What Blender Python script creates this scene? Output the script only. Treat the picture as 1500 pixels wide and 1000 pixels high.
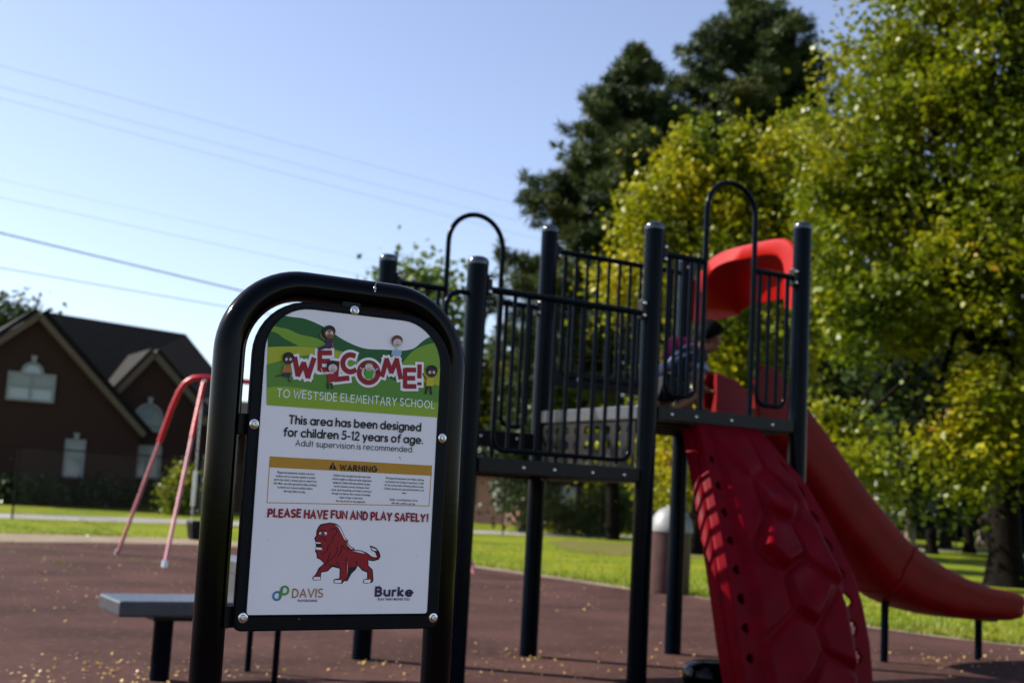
import bpy, bmesh, math, random
import numpy as np
from mathutils import Vector, Matrix
random.seed(7); RNG = np.random.default_rng(11)
for o in list(bpy.data.objects): bpy.data.objects.remove(o)
SC = bpy.context.scene
COL = SC.collection
R = math.radians

# ------------------------------------------------------------------ camera
FPX, CH, PITCH, ROLL = 1829.5, 1.09, .12676, .05523
fwd = np.array([0, math.cos(PITCH), math.sin(PITCH)])
rl = np.array([1., 0, 0]); ul = np.cross(rl, fwd)
rt = math.cos(ROLL)*rl + math.sin(ROLL)*ul
up = -math.sin(ROLL)*rl + math.cos(ROLL)*ul
CAM = np.array([0, 0, CH])
cd = bpy.data.cameras.new('camera'); cam = bpy.data.objects.new('camera', cd); COL.objects.link(cam)
cam.matrix_world = Matrix(((rt[0], up[0], -fwd[0], 0), (rt[1], up[1], -fwd[1], 0), (rt[2], up[2], -fwd[2], CH), (0, 0, 0, 1)))
cd.sensor_width = 36; cd.lens = FPX/1500*36; cd.clip_end = 3000; cd.clip_start = .05
cd.dof.use_dof = True; cd.dof.focus_distance = 2.62; cd.dof.aperture_fstop = 4.6
SC.camera = cam

# ------------------------------------------------------------------ light
SUN_AZ, SUN_EL = math.atan2(-.978, .208), R(37)     # azimuth from +Y towards +X
sdir = Vector((math.sin(SUN_AZ)*math.cos(SUN_EL), math.cos(SUN_AZ)*math.cos(SUN_EL), math.sin(SUN_EL)))
W = bpy.data.worlds.new('World'); SC.world = W; W.use_nodes = True
nt = W.node_tree; bg = nt.nodes['Background']
sky = nt.nodes.new('ShaderNodeTexSky'); sky.sky_type = 'NISHITA'; sky.sun_disc = False
sky.sun_elevation = SUN_EL; sky.sun_rotation = SUN_AZ
sky.air_density = 1.0; sky.dust_density = .7; sky.ozone_density = 2.6
hs = nt.nodes.new('ShaderNodeHueSaturation'); hs.inputs['Saturation'].default_value = .84; hs.inputs['Hue'].default_value = .508
nt.links.new(sky.outputs[0], hs.inputs['Color']); tn = nt.nodes.new('ShaderNodeMixRGB'); tn.blend_type = 'MULTIPLY'; tn.inputs[0].default_value = 1; tn.inputs[2].default_value = (.985, .972, 1.0, 1); nt.links.new(hs.outputs[0], tn.inputs[1]); nt.links.new(tn.outputs[0], bg.inputs[0]); bg.inputs[1].default_value = .090
sl = bpy.data.lights.new('sun', 'SUN'); sl.energy = 5.0; sl.angle = R(.53); sl.color = (1, .93, .82)
so = bpy.data.objects.new('sun', sl); COL.objects.link(so)
so.rotation_mode = 'QUATERNION'; so.rotation_quaternion = sdir.to_track_quat('Z', 'Y')
SC.view_settings.view_transform = 'Standard'; SC.view_settings.look = 'None'
SC.view_settings.exposure = 1.22; SC.view_settings.gamma = 1
SC.render.engine = 'CYCLES'; SC.cycles.max_bounces = 8; SC.cycles.use_denoising = True

# ------------------------------------------------------------------ helpers
def ray(x, y): return fwd + rt*((x-750)/FPX) - up*((y-500)/FPX)
def gp(x, y, z=0.):
    d = ray(x, y); return CAM + d*((z-CH)/d[2])
def at(x, y, Y):
    d = ray(x, y); return CAM + d*(Y/d[1])
def onplane(x, y, o, d):
    n = np.array([-d[1], d[0], 0]); r = ray(x, y); return CAM + r*(((np.array(o)-CAM)@n)/(r@n))
TH = .5284; S = 1.297
u = np.array([math.cos(TH), math.sin(TH), 0]); v = np.array([-u[1], u[0], 0]); zz = np.array([0, 0, 1.])
P3 = np.array([.893, 8.009, 0]); P1 = P3-S*u; P5 = P3+S*u; P2 = P3+S*v; P4 = P5+S*v; P0 = P1+S*v
def L(a, b, z): return P3 + a*u + b*v + z*zz        # play-structure frame: metres along u, v from the middle front post

class MB:
    def __init__(s): s.v = []; s.f = []
    def poly(s, pts):
        n = len(s.v); s.v += [tuple(map(float, p)) for p in pts]; s.f.append(tuple(range(n, n+len(pts)))); return s
    def box(s, o, a, b, c):        # corner o and three edge vectors
        o, a, b, c = map(np.array, (o, a, b, c)); n = len(s.v)
        if np.dot(np.cross(a, b), c) < 0: a, b = b, a
        s.v += [tuple(map(float, p)) for p in (o, o+a, o+a+b, o+b, o+c, o+a+c, o+a+b+c, o+b+c)]
        s.f += [tuple(n+i for i in q) for q in ((3, 2, 1, 0), (4, 5, 6, 7), (0, 1, 5, 4), (1, 2, 6, 5), (2, 3, 7, 6), (3, 0, 4, 7))]; return s
    def cbox(s, c, ax, ay, az):
        ax, ay, az = map(np.array, (ax, ay, az)); return s.box(np.array(c)-(ax+ay+az)/2, ax, ay, az)
    def tube(s, pts, r, n=12, cap=True, closed=False):
        pts = [np.array(p, float) for p in pts]; m = len(pts); rr = r if hasattr(r, '__len__') else [r]*m
        ref = None; n0 = len(s.v)
        for i, p in enumerate(pts):
            if closed: t = pts[(i+1) % m]-pts[i-1]
            else: t = pts[min(i+1, m-1)]-pts[max(i-1, 0)]
            t = t/(np.linalg.norm(t)+1e-12)
            if ref is None:
                ref = np.cross(t, [0, 0, 1.]) if abs(t[2]) < .9 else np.cross(t, [1., 0, 0])
            ref = ref - t*(ref@t); ref /= np.linalg.norm(ref)+1e-12; b = np.cross(t, ref)
            for k in range(n):
                a = 2*math.pi*k/n; s.v.append(tuple(p+rr[i]*(math.cos(a)*ref+math.sin(a)*b)))
        for i in range(m if closed else m-1):
            j = (i+1) % m
            for k in range(n):
                k2 = (k+1) % n; s.f.append((n0+i*n+k, n0+i*n+k2, n0+j*n+k2, n0+j*n+k))
        if cap and not closed:
            s.f.append(tuple(n0+k for k in range(n))[::-1]); s.f.append(tuple(n0+(m-1)*n+k for k in range(n)))
        return s
    def lathe(s, base, prof, n=24, axis=(0, 0, 1)):
        ax = np.array(axis, float); base = np.array(base, float); e1 = np.cross(ax, [0, 0, 1.]) if abs(ax[2]) < .9 else np.array([1., 0, 0]); e1 /= np.linalg.norm(e1); e2 = np.cross(ax, e1)
        n0 = len(s.v); m = len(prof)
        for r, h in prof:
            r = max(r, 1e-5)
            for k in range(n):
                t = 2*math.pi*k/n; s.v.append(tuple(base+ax*h+e1*r*math.cos(t)+e2*r*math.sin(t)))
        for i in range(m-1):
            for k in range(n):
                k2 = (k+1) % n; s.f.append((n0+i*n+k, n0+i*n+k2, n0+(i+1)*n+k2, n0+(i+1)*n+k))
        s.f.append(tuple(n0+k for k in range(n))[::-1]); s.f.append(tuple(n0+(m-1)*n+k for k in range(n))); return s
    def extr(s, pts, d):           # polygon (3d points) extruded by d
        pts = [np.array(p, float) for p in pts]; d = np.array(d); n = len(s.v); m = len(pts)
        s.v += [tuple(p) for p in pts]+[tuple(p+d) for p in pts]
        s.f.append(tuple(range(n, n+m))[::-1]); s.f.append(tuple(range(n+m, n+2*m)))
        for i in range(m): s.f.append((n+i, n+(i+1) % m, n+m+(i+1) % m, n+m+i))
        return s
    def ball(s, c, r, n=12, m=8):
        rx = r if hasattr(r, '__len__') else (r, r, r); n0 = len(s.v); c = np.array(c)
        for i in range(m+1):
            t = math.pi*i/m
            for k in range(n):
                a = 2*math.pi*k/n; s.v.append((c[0]+rx[0]*math.sin(t)*math.cos(a), c[1]+rx[1]*math.sin(t)*math.sin(a), c[2]+rx[2]*math.cos(t)))
        for i in range(m):
            for k in range(n):
                k2 = (k+1) % n; s.f.append((n0+i*n+k, n0+(i+1)*n+k, n0+(i+1)*n+k2, n0+i*n+k2))
        return s
    def grid(s, rows):
        n0 = len(s.v); h = len(rows); w = len(rows[0])
        for r in rows: s.v += [tuple(map(float, p)) for p in r]
        for i in range(h-1):
            for j in range(w-1): s.f.append((n0+i*w+j, n0+i*w+j+1, n0+(i+1)*w+j+1, n0+(i+1)*w+j))
        return s
    def build(s, name, m, parent=None, smooth=True, bevel=0, angle=40):
        me = bpy.data.meshes.new(name); me.from_pydata(s.v, [], s.f); me.update()
        if smooth:
            bm = bmesh.new(); bm.from_mesh(me); bmesh.ops.recalc_face_normals(bm, faces=bm.faces)
            for f in bm.faces: f.smooth = True
            for e in bm.edges:
                if len(e.link_faces) == 2 and e.calc_face_angle(0) > R(angle): e.smooth = False
            bm.to_mesh(me); bm.free()
        o = bpy.data.objects.new(name, me); COL.objects.link(o)
        if m: me.materials.append(m)
        if parent: adopt(o, parent)
        if bevel:
            b = o.modifiers.new('bevel', 'BEVEL'); b.width = bevel; b.segments = 2; b.limit_method = 'ANGLE'; b.angle_limit = R(50)
        return o
def worldloc(o):
    p = Vector(o.location)
    while o.parent: o = o.parent; p = p + Vector(o.location)
    return p
def adopt(o, parent):              # geometry is written in world coordinates; parents only translate
    o.parent = parent; o.location = Vector(o.location) - worldloc(parent)
def thing(name, loc, label, cat, group=None):
    o = bpy.data.objects.new(name, None); COL.objects.link(o); o.location = Vector([float(c) for c in loc]); o.empty_display_size = .1
    return tag(o, label, cat, group)
def tag(o, label=None, cat=None, group=None, kind=None):
    if label: o['label'] = label
    if cat: o['category'] = cat
    if group: o['group'] = group
    if kind: o['kind'] = kind
    return o
def arc(cx, cy, r, a0, a1, n=10, ry=None):
    return [(cx+r*math.cos(R(a0+(a1-a0)*i/n)), cy+(ry or r)*math.sin(R(a0+(a1-a0)*i/n))) for i in range(n+1)]

# ------------------------------------------------------------------ materials
def mat(name, col, rough=.6, spec=.5, metal=0., var=0., vscale=8., bump=0., bscale=60., col2=None, coat=0.):
    m = bpy.data.materials.new(name); m.use_nodes = True; t = m.node_tree; b = t.nodes['Principled BSDF']
    b.inputs['Base Color'].default_value = (*col, 1); b.inputs['Roughness'].default_value = rough
    b.inputs['Specular IOR Level'].default_value = spec; b.inputs['Metallic'].default_value = metal
    b.inputs['Coat Weight'].default_value = coat
    if var or col2 or bump: tc = t.nodes.new('ShaderNodeTexCoord')
    if var or col2:
        n = t.nodes.new('ShaderNodeTexNoise'); n.inputs['Scale'].default_value = vscale; n.inputs['Detail'].default_value = 5
        t.links.new(tc.outputs['Object'], n.inputs['Vector'])
        r = t.nodes.new('ShaderNodeValToRGB'); r.color_ramp.elements[0].position = .35; r.color_ramp.elements[1].position = .65
        c2 = col2 or tuple(min(1, c*(1+var)) for c in col); c1 = col if col2 else tuple(c*(1-var) for c in col)
        r.color_ramp.elements[0].color = (*c1, 1); r.color_ramp.elements[1].color = (*c2, 1)
        t.links.new(n.outputs['Fac'], r.inputs[0]); t.links.new(r.outputs[0], b.inputs['Base Color'])
        mr = t.nodes.new('ShaderNodeMapRange'); mr.inputs[3].default_value = rough*.85; mr.inputs[4].default_value = min(1, rough*1.2)
        t.links.new(n.outputs['Fac'], mr.inputs[0]); t.links.new(mr.outputs[0], b.inputs['Roughness'])
    if bump:
        n2 = t.nodes.new('ShaderNodeTexNoise'); n2.inputs['Scale'].default_value = bscale; n2.inputs['Detail'].default_value = 4
        t.links.new(tc.outputs['Object'], n2.inputs['Vector'])
        bp = t.nodes.new('ShaderNodeBump'); bp.inputs['Strength'].default_value = bump; bp.inputs['Distance'].default_value = .02
        t.links.new(n2.outputs['Fac'], bp.inputs['Height']); t.links.new(bp.outputs[0], b.inputs['Normal'])
    return m
def leafmat(name, cols, trans=.45, rough=.42):
    m = bpy.data.materials.new(name); m.use_nodes = True; t = m.node_tree; b = t.nodes['Principled BSDF']
    g = t.nodes.new('ShaderNodeNewGeometry'); r = t.nodes.new('ShaderNodeValToRGB'); r.color_ramp.interpolation = 'LINEAR'
    e = r.color_ramp.elements
    while len(e) < len(cols): e.new(.5)
    for i, (p, c) in enumerate(cols): e[i].position = p; e[i].color = (*c, 1)
    tc = t.nodes.new('ShaderNodeTexCoord'); nz = t.nodes.new('ShaderNodeTexNoise'); nz.inputs['Scale'].default_value = .55; nz.inputs['Detail'].default_value = 2
    t.links.new(tc.outputs['Object'], nz.inputs['Vector']); mr = t.nodes.new('ShaderNodeMapRange'); mr.inputs[1].default_value = .3; mr.inputs[2].default_value = .7; mr.inputs[3].default_value = -.02; mr.inputs[4].default_value = .80
    t.links.new(nz.outputs['Fac'], mr.inputs[0]); ml = t.nodes.new('ShaderNodeMath'); ml.operation = 'MULTIPLY_ADD'; ml.inputs[1].default_value = .22
    t.links.new(g.outputs['Random Per Island'], ml.inputs[0]); t.links.new(mr.outputs[0], ml.inputs[2]); t.links.new(ml.outputs[0], r.inputs[0]); t.links.new(r.outputs[0], b.inputs['Base Color'])
    b.inputs['Roughness'].default_value = rough; b.inputs['Specular IOR Level'].default_value = .28
    tr = t.nodes.new('ShaderNodeBsdfTranslucent'); t.links.new(r.outputs[0], tr.inputs[0])
    mx = t.nodes.new('ShaderNodeMixShader'); mx.inputs[0].default_value = trans
    t.links.new(b.outputs[0], mx.inputs[1]); t.links.new(tr.outputs[0], mx.inputs[2])
    t.links.new(mx.outputs[0], t.nodes['Material Output'].inputs[0]); return m
M = {}
M['post'] = mat('navy_powder_coat', (.0007, .0024, .0055), .20, .06, var=.15, vscale=5, bump=.03, bscale=300)
M['pipe'] = mat('black_gloss_coat', (.0009, .0012, .0020), .11, .12, var=.25, vscale=14, bump=.006, bscale=40)
M['deck'] = mat('dark_plastisol', (.007, .006, .006), .42, .18, var=.2, vscale=12, bump=.08, bscale=200)
M['step'] = mat('blue_grey_plastisol', (.036, .040, .050), .28, .45, var=.15, vscale=14, bump=.06, bscale=160)
M['red'] = mat('red_plastic', (.145, .0010, .0014), .42, .10, var=.12, vscale=5, bump=.03, bscale=220)
M['redc'] = mat('crimson_plastic', (.120, .0004, .0045), .45, .04, var=.14, vscale=7, bump=.03, bscale=220)
M['redh'] = mat('sunlit_red_plastic', (.30, .0045, .0025), .36, .18, var=.08, vscale=6, bump=.03, bscale=220)  # hood's red made brighter than the chute's, its sunlight put into the colour
M['redp'] = mat('red_paint', (.45, .008, .02), .35, .5, var=.06)
M['pinkp'] = mat('pinkish_red_paint', (.46, .16, .18), .35, .5, var=.12, vscale=3)  # paler, pinker red than the beam
M['cap'] = mat('glossy_cap_plastic', (.0008, .002, .004), .20, 1.0)
M['steel'] = mat('galvanised_steel', (.55, .55, .54), .3, .5, 1.0, var=.1, vscale=30)
M['bolt'] = mat('stainless_bolt', (.72, .70, .66), .22, .5, 1.0)
M['black'] = mat('black_plastic', (.002, .002, .0024), .4, .18)
M['border'] = mat('sign_border', (.0016, .0030, .0055), .36, .10, var=.15, vscale=30, bump=.02, bscale=300)
M['white'] = mat('sign_white', (.90, .88, .87), .4, .3, var=.02, vscale=9)
def flat(name, c): return mat(name, c, .42, .3, var=.03, vscale=20)
M['brick'] = None

# ------------------------------------------------------------------ the ground
def ground_mat(name, c1, c2, c3, s1, s2, rough=.9, bump=.5, bs=40):
    m = bpy.data.materials.new(name); m.use_nodes = True; t = m.node_tree; b = t.nodes['Principled BSDF']
    tc = t.nodes.new('ShaderNodeTexCoord'); n1 = t.nodes.new('ShaderNodeTexNoise'); n2 = t.nodes.new('ShaderNodeTexNoise')
    n1.inputs['Scale'].default_value = s1; n1.inputs['Detail'].default_value = 6; n2.inputs['Scale'].default_value = s2; n2.inputs['Detail'].default_value = 3
    for n in (n1, n2): t.links.new(tc.outputs['Object'], n.inputs['Vector'])
    r = t.nodes.new('ShaderNodeValToRGB'); r.color_ramp.elements[0].position = .35; r.color_ramp.elements[1].position = .68
    r.color_ramp.elements[0].color = (*c1, 1); r.color_ramp.elements[1].color = (*c2, 1)
    t.links.new(n1.outputs['Fac'], r.inputs[0])
    r2 = t.nodes.new('ShaderNodeValToRGB'); r2.color_ramp.elements[0].position = .56; r2.color_ramp.elements[1].position = .72
    r2.color_ramp.elements[0].color = (0, 0, 0, 1); r2.color_ramp.elements[1].color = (.8, .8, .8, 1); t.links.new(n2.outputs['Fac'], r2.inputs[0])
    mx = t.nodes.new('ShaderNodeMixRGB'); mx.inputs[2].default_value = (*c3, 1)
    t.links.new(r2.outputs[0], mx.inputs[0]); t.links.new(r.outputs[0], mx.inputs[1]); t.links.new(mx.outputs[0], b.inputs['Base Color'])
    b.inputs['Roughness'].default_value = rough; b.inputs['Specular IOR Level'].default_value = .06
    n3 = t.nodes.new('ShaderNodeTexNoise'); n3.inputs['Scale'].default_value = bs; n3.inputs['Detail'].default_value = 4; t.links.new(tc.outputs['Object'], n3.inputs['Vector'])
    bp = t.nodes.new('ShaderNodeBump'); bp.inputs['Strength'].default_value = bump; bp.inputs['Distance'].default_value = .03
    t.links.new(n3.outputs['Fac'], bp.inputs['Height']); t.links.new(bp.outputs[0], b.inputs['Normal']); return m
M['lawn'] = ground_mat('lawn_grass', (.085, .125, .006), (.15, .165, .009), (.21, .165, .03), .35, 1.1, bs=25)
M['rubber'] = ground_mat('maroon_rubber', (.036, .0185, .0165), (.068, .034, .030), (.098, .062, .050), .9, 14, bs=150, bump=.35)
M['kerb'] = ground_mat('pale_sand_strip', (.17, .135, .10), (.23, .185, .14), (.16, .13, .07), 2, 5, bs=60)
M['path'] = ground_mat('concrete_path', (.21, .20, .19), (.27, .265, .25), (.18, .17, .15), .8, 6, bs=30)
M['dry'] = ground_mat('dry_earth', (.085, .095, .015), (.12, .10, .04), (.085, .11, .010), 1.2, 3, bs=30)
def sheet(name, pts, z, m):
    mb = MB(); mb.poly([(p[0], p[1], z) for p in pts]); o = mb.build(name, m, smooth=False); tag(o, kind='structure'); return o
sheet('ground', [(-900, -60), (900, -60), (900, 1500), (-900, 1500)], -.012, M['lawn'])
edge = [gp(-600, 776), gp(-200, 789), gp(0, 793), gp(150, 794), gp(290, 797), gp(440, 806), gp(560, 816), gp(691, 830), gp(800, 845), gp(918, 862), gp(1010, 873), gp(1100, 886), gp(1190, 903), gp(1279, 919), gp(1390, 934), gp(1500, 946), gp(1700, 968)]
edge = [e[:2] for e in edge]
rub = [(-16, 20), (-16, -12), (9, -12), (9, 10)]+[tuple(e) for e in edge[::-1]]
def wob(p, a=.05): return (p[0]+random.uniform(-a, a), p[1]+random.uniform(-a, a))
dense = []
for a, b in zip(edge[:-1], edge[1:]):
    for k in range(8): dense.append(a+(b-a)*k/8)
dense.append(edge[-1])
sheet('playground_surface', [(-16, 20), (-16, -12), (9, -12), (9, 10)]+[tuple(p) for p in dense[::-1]], 0., M['rubber'])
outer = []
for i, p in enumerate(dense):
    q = dense[min(i+1, len(dense)-1)]-dense[max(i-1, 0)]; n = np.array([-q[1], q[0]]); n /= np.linalg.norm(n)
    fr = np.interp(p[0], [-9, -5.5, -4, -1, 2, 5], [3.1, 2.4, 1.1, .55, .30, .22])
    outer.append(p+n*(fr+random.uniform(-.06, .06)))
k_ = MB(); k_.grid([[(*a, -.004), (*b, -.004)] for a, b in zip(dense, outer)]); tag(k_.build('sand_strip', M['kerb'], smooth=False), kind='structure')
near = [(-34, 8), (-12.3, 30.9), (-8.45, 34.2), (.04, 41.5), (8, 46.6), (19, 53.8), (48, 72)]
far = [(-37, 11), (-14.0, 34.2), (-9.6, 38.2), (.03, 45.6), (8, 50.6), (22, 59.8), (50, 77)]
pm = MB(); pm.grid([[(*a, -.004), (*b, -.004)] for a, b in zip(near, far)]); tag(pm.build('footpath', M['path'], smooth=False), kind='structure')
sheet('bare_earth_patch', [tuple(gp(*p)[:2]) for p in ((800, 792), (830, 790), (880, 793), (960, 797), (1010, 802), (1100, 808), (1100, 815), (1000, 818), (940, 812), (880, 812), (830, 806))], -.006, M['dry'])

# ------------------------------------------------------------------ foliage tools
def leaves(name, cen, size, m, parent, aspect=1.0, seed=1, upbias=.3, dirs=None):
    rg = np.random.default_rng(seed); n = len(cen)
    nrm = rg.normal(size=(n, 3)); nrm[:, 2] += upbias; nrm /= np.linalg.norm(nrm, axis=1)[:, None]
    a = np.cross(nrm, rg.normal(size=(n, 3))); a /= np.linalg.norm(a, axis=1)[:, None]+1e-9
    if dirs is not None: a = dirs; nrm = np.cross(a, rg.normal(size=(n, 3))); nrm /= np.linalg.norm(nrm, axis=1)[:, None]+1e-9
    b = np.cross(nrm, a)
    s = size*rg.uniform(.6, 1.3, (n, 1))*.5; w = s*aspect
    # a leaf: a folded kite of two triangles-pairs
    V = np.stack([cen-a*s, cen-b*w*.8+nrm*s*.15-a*s*.1, cen+a*s, cen+b*w*.8+nrm*s*.15-a*s*.1], 1).reshape(-1, 3)
    me = bpy.data.meshes.new(name); me.vertices.add(4*n); me.vertices.foreach_set('co', V.ravel().astype(np.float32))
    me.loops.add(4*n); me.loops.foreach_set('vertex_index', np.arange(4*n, dtype=np.int32))
    me.polygons.add(n); me.polygons.foreach_set('loop_start', np.arange(0, 4*n, 4, dtype=np.int32)); me.polygons.foreach_set('loop_total', np.full(n, 4, np.int32))
    me.update(calc_edges=True); me.validate(); me.materials.append(m)
    o = bpy.data.objects.new(name, me); COL.objects.link(o)
    if parent: adopt(o, parent)
    return o
def clumps(lobes, ncl, per, sig, seed, shell=.55, mind=0., rise=0.):
    """leaf centres gathered in clumps; clumps sit mostly near the lobes' outsides and keep apart, so gaps stay open between them"""
    rg = np.random.default_rng(seed); vol = np.array([l[3]*l[4]*l[5] for l in lobes])**(2/3); vol /= vol.sum(); out = []; cs = np.zeros((0, 3))
    for q in range(ncl*4):
        i = rg.choice(len(lobes), p=vol); l = lobes[i]; d = rg.normal(size=3); d /= np.linalg.norm(d); r = shell+(1-shell)*rg.random()**.6
        inner = rg.random() < .2
        if inner: r *= rg.random()
        c = np.array(l[:3])+d*np.array(l[3:6])*r*rg.uniform(.88, 1.14)
        if mind and not inner and len(cs) and ((cs-c)**2).sum(1).min() < (mind*rg.uniform(.6, 1.3))**2: continue
        cs = np.vstack([cs, c])
        k = max(3, int(per*rg.uniform(.3, 1.7))); sg = sig*rg.uniform(.55, 1.35)
        ax = rg.normal(size=3)*.5*sg+np.array([0, 0, rise*sg]); t = rg.normal(size=(k, 1))          # slightly drawn-out sprays
        out.append(c+rg.normal(size=(k, 3))*np.array([sg, sg, sg*.7])+ax*t)
        if len(cs) >= ncl: break
    return np.concatenate(out)
def limbs(mb, base, top, r0, nb, lobes, seed, r1=.05):
    rg = np.random.default_rng(seed); base = np.array(base, float); top = np.array(top, float); H = top-base
    pts = [base+H*t+np.array([rg.normal()*.06, rg.normal()*.06, 0])*(t > .08)*np.linalg.norm(H)*.08 for t in np.linspace(0, 1, 9)]
    rad = [r0*1.55, r0*1.05]+list(np.linspace(r0*.95, r1, 7)); pts[1] = base+H*.05
    mb.tube(pts, rad, 10)
    for k in range(nb):
        l = lobes[k % len(lobes)]; t = rg.uniform(.22, .8); p = base+H*t; e = np.array(l[:3])+rg.normal(size=3)*np.array(l[3:6])*.35
        q = (p+e)/2+np.array([0, 0, -.1*np.linalg.norm(e-p)]); rr = r0*(1-t)*.55+.02
        mb.tube([p, p*.6+q*.4, q, (q+e)/2+[0, 0, .05], e], [rr, rr*.8, rr*.6, rr*.4, .015], 6)
M['bark'] = mat('dark_bark', (.0065, .005, .004), .95, .05, var=.4, vscale=7, bump=.8, bscale=16)
M['barkp'] = mat('pale_bark', (.16, .13, .10), .95, .2, var=.35, vscale=5, bump=.8, bscale=14)
YG = leafmat('yellowing_leaves', [(0, (.040, .075, .003)), (.4, (.11, .145, .004)), (.8, (.22, .22, .005)), (.97, (.34, .28, .008)), (1, (.42, .20, .015))], trans=.36)
YY = leafmat('yellow_leaves', [(0, (.07, .12, .005)), (.35, (.18, .21, .006)), (.8, (.34, .31, .007)), (.97, (.46, .34, .010)), (1, (.50, .22, .02))], trans=.34)
GY = leafmat('green_leaves', [(0, (.035, .075, .010)), (.5, (.08, .13, .012)), (.85, (.16, .19, .015)), (1, (.28, .24, .03))])
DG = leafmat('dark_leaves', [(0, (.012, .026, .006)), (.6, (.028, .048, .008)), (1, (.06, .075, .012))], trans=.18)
PN = leafmat('pine_needles', [(0, (.012, .026, .006)), (.4, (.030, .050, .009)), (.85, (.060, .082, .012)), (1, (.12, .09, .03))], trans=.2, rough=.6)
def tree(name, base, top, r0, lobes, ncl, per, sig, lsize, m, label, seed, nb=12, bark='bark', group=None, shell=.55, mind=0., rise=0., upb=.3):
    t = thing(name, (base[0], base[1], 0), label, 'tree', group); mb = MB(); limbs(mb, (base[0], base[1], -.05), top, r0, nb, lobes, seed)
    mb.build('trunk', M[bark], t); leaves('crown', clumps(lobes, ncl, per, sig, seed, shell, mind, rise), lsize, m, t, seed=seed, upbias=upb); return t
def lobe(px, py, Y, rpx, rpy, dep=None):                 # a lobe seen at a pixel, at distance Y, with its real radii
    c = at(px, py, Y); k = Y/FPX; return (c[0], c[1], c[2], rpx*k, dep or (rpx+rpy)/2*k, rpy*k)

# the big tree, nearest, on the right
T1 = 24.6
tb = gp(1475, 858)
lb = [lobe(1420, 150, T1, 190, 190), lobe(1290, 260, T1, 130, 150), lobe(1330, 100, T1+1, 120, 110), lobe(1560, 330, T1, 240, 220), lobe(1420, 380, T1-1, 190, 130),
      lobe(1270, 440, T1-.5, 120, 100), lobe(1640, 560, T1-1, 190, 170), lobe(1460, -120, T1, 260, 190), lobe(1490, 610, T1-2.0, 100, 95),
      lobe(1430, 680, T1-2.2, 80, 45), lobe(1285, 695, T1-1.6, 60, 40), lobe(1215, 630, T1+1, 40, 60), lobe(1640, 100, T1, 220, 220)]
tree('spreading_tree', tb[:2], at(1440, -60, T1+.3), .30, lb, 900, 190, .31, .145, YG, 'large spreading tree with yellow-green leaves and thick dark trunk beyond the slide end', 3, nb=34, mind=.86, rise=.35, upb=1.1)
# the yellow tree behind the slide hood
T2 = 31.5; tb2 = gp(1018, 811)
lb2 = [lobe(1002, 222, T2, 20, 50), lobe(1092, 222, T2, 24, 50), lobe(1045, 235, T2, 22, 45), lobe(1000, 270, T2, 45, 80), lobe(1055, 290, T2, 60, 70), lobe(940, 335, T2, 48, 62), lobe(1125, 300, T2, 70, 95), lobe(1040, 420, T2, 130, 90), lobe(915, 420, T2, 45, 60), lobe(1175, 260, T2+1, 70, 90), lobe(1085, 540, T2, 105, 80), lobe(1000, 560, T2+1, 60, 70), lobe(985, 680, T2+1.5, 45, 60), lobe(1190, 430, T2+1, 70, 90)]
tree('yellowing_tree', tb2[:2], at(1060, 260, T2), .19, lb2, 380, 160, .29, .155, YY, 'yellowing broadleaf tree behind the slide hood', 5, nb=22, mind=.90, rise=1.0, upb=1.1, shell=.4)

def pine(name, bpx, Y, ztop, z0, prof, r0, label, seed, nw=26, tufts=7):
    """tall pine: whorls of rising limbs that end in needle tufts; prof = [(height fraction, reach)]"""
    rg = np.random.default_rng(seed); c = at(bpx, 700, Y); bx, by = c[0], c[1]
    t = thing(name, (bx, by, 0), label, 'tree', 'tall pines behind the playground'); mb = MB()
    hs = np.linspace(0, ztop-.3, 8); cx = lambda z: np.array([bx+math.sin(z*.35+seed)*.18, by+math.cos(z*.3)*.15, z])
    mb.tube([cx(h)-[0, 0, .05] for h in hs], list(np.linspace(r0, .05, 8)), 9); C = []
    for h in np.linspace(z0, ztop, nw)+rg.normal(size=nw)*.12:
        f = (h-z0)/(ztop-z0); reach = np.interp(f, [p[0] for p in prof], [p[1] for p in prof])
        nb = int(rg.integers(4, 7)); a0 = rg.random()*6.28
        for k in range(nb):
            a = a0+k*6.283/nb+rg.normal()*.25; rr = max(.25, reach*rg.uniform(.5, 1.06)); e = np.array([math.cos(a), math.sin(a), 0])
            p = cx(h); tip = p+e*rr+np.array([0, 0, rr*rg.uniform(.0, .32)]); mid = (p+tip)/2+np.array([0, 0, -rr*.06])
            mb.tube([p, mid, tip], [.02+.03*rr*.5, .03, .012], 5)
            for q in range(max(3, int(tufts*rr))):
                g = rg.uniform(.35, 1.03); cc = (p+(tip-p)*g)+rg.normal(size=3)*np.array([.26, .26, .14])*min(1, rr*.6)+[0, 0, .12]
                C.append((cc, rg.uniform(.20, .40)))
    mb.build('trunk', M['bark'], t); pts = []; dr = []
    for cc, r in C:
        k = 44; d = rg.normal(size=(k, 3)); d[:, 2] = d[:, 2]*.8+.25; d /= np.linalg.norm(d, axis=1)[:, None]; pts.append(cc+d*r*rg.uniform(.35, .8, (k, 1))); dr.append(d)
    leaves('crown', np.concatenate(pts), .34, PN, t, aspect=.16, seed=seed, dirs=np.concatenate(dr)); return t
pine('pine_tree', 896, 42, 16.7, 4.5, [(0, 3.8), (.15, 4.5), (.32, 4.2), (.5, 3.4), (.75, 2.4), (.92, 1.2), (1, .4)], .24, 'tall dark pine, the slimmer and more pointed of the pair of pines', 21, nw=38, tufts=10)
pine('pine_tree', 1085, 44, 19.6, 6.5, [(0, 2.0), (.2, 3.6), (.5, 4.0), (.75, 3.3), (.9, 2.0), (1, .6)], .32, 'tall broad rounded dark pine, the taller and fuller of the pair of pines', 22, nw=38, tufts=11)

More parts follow.
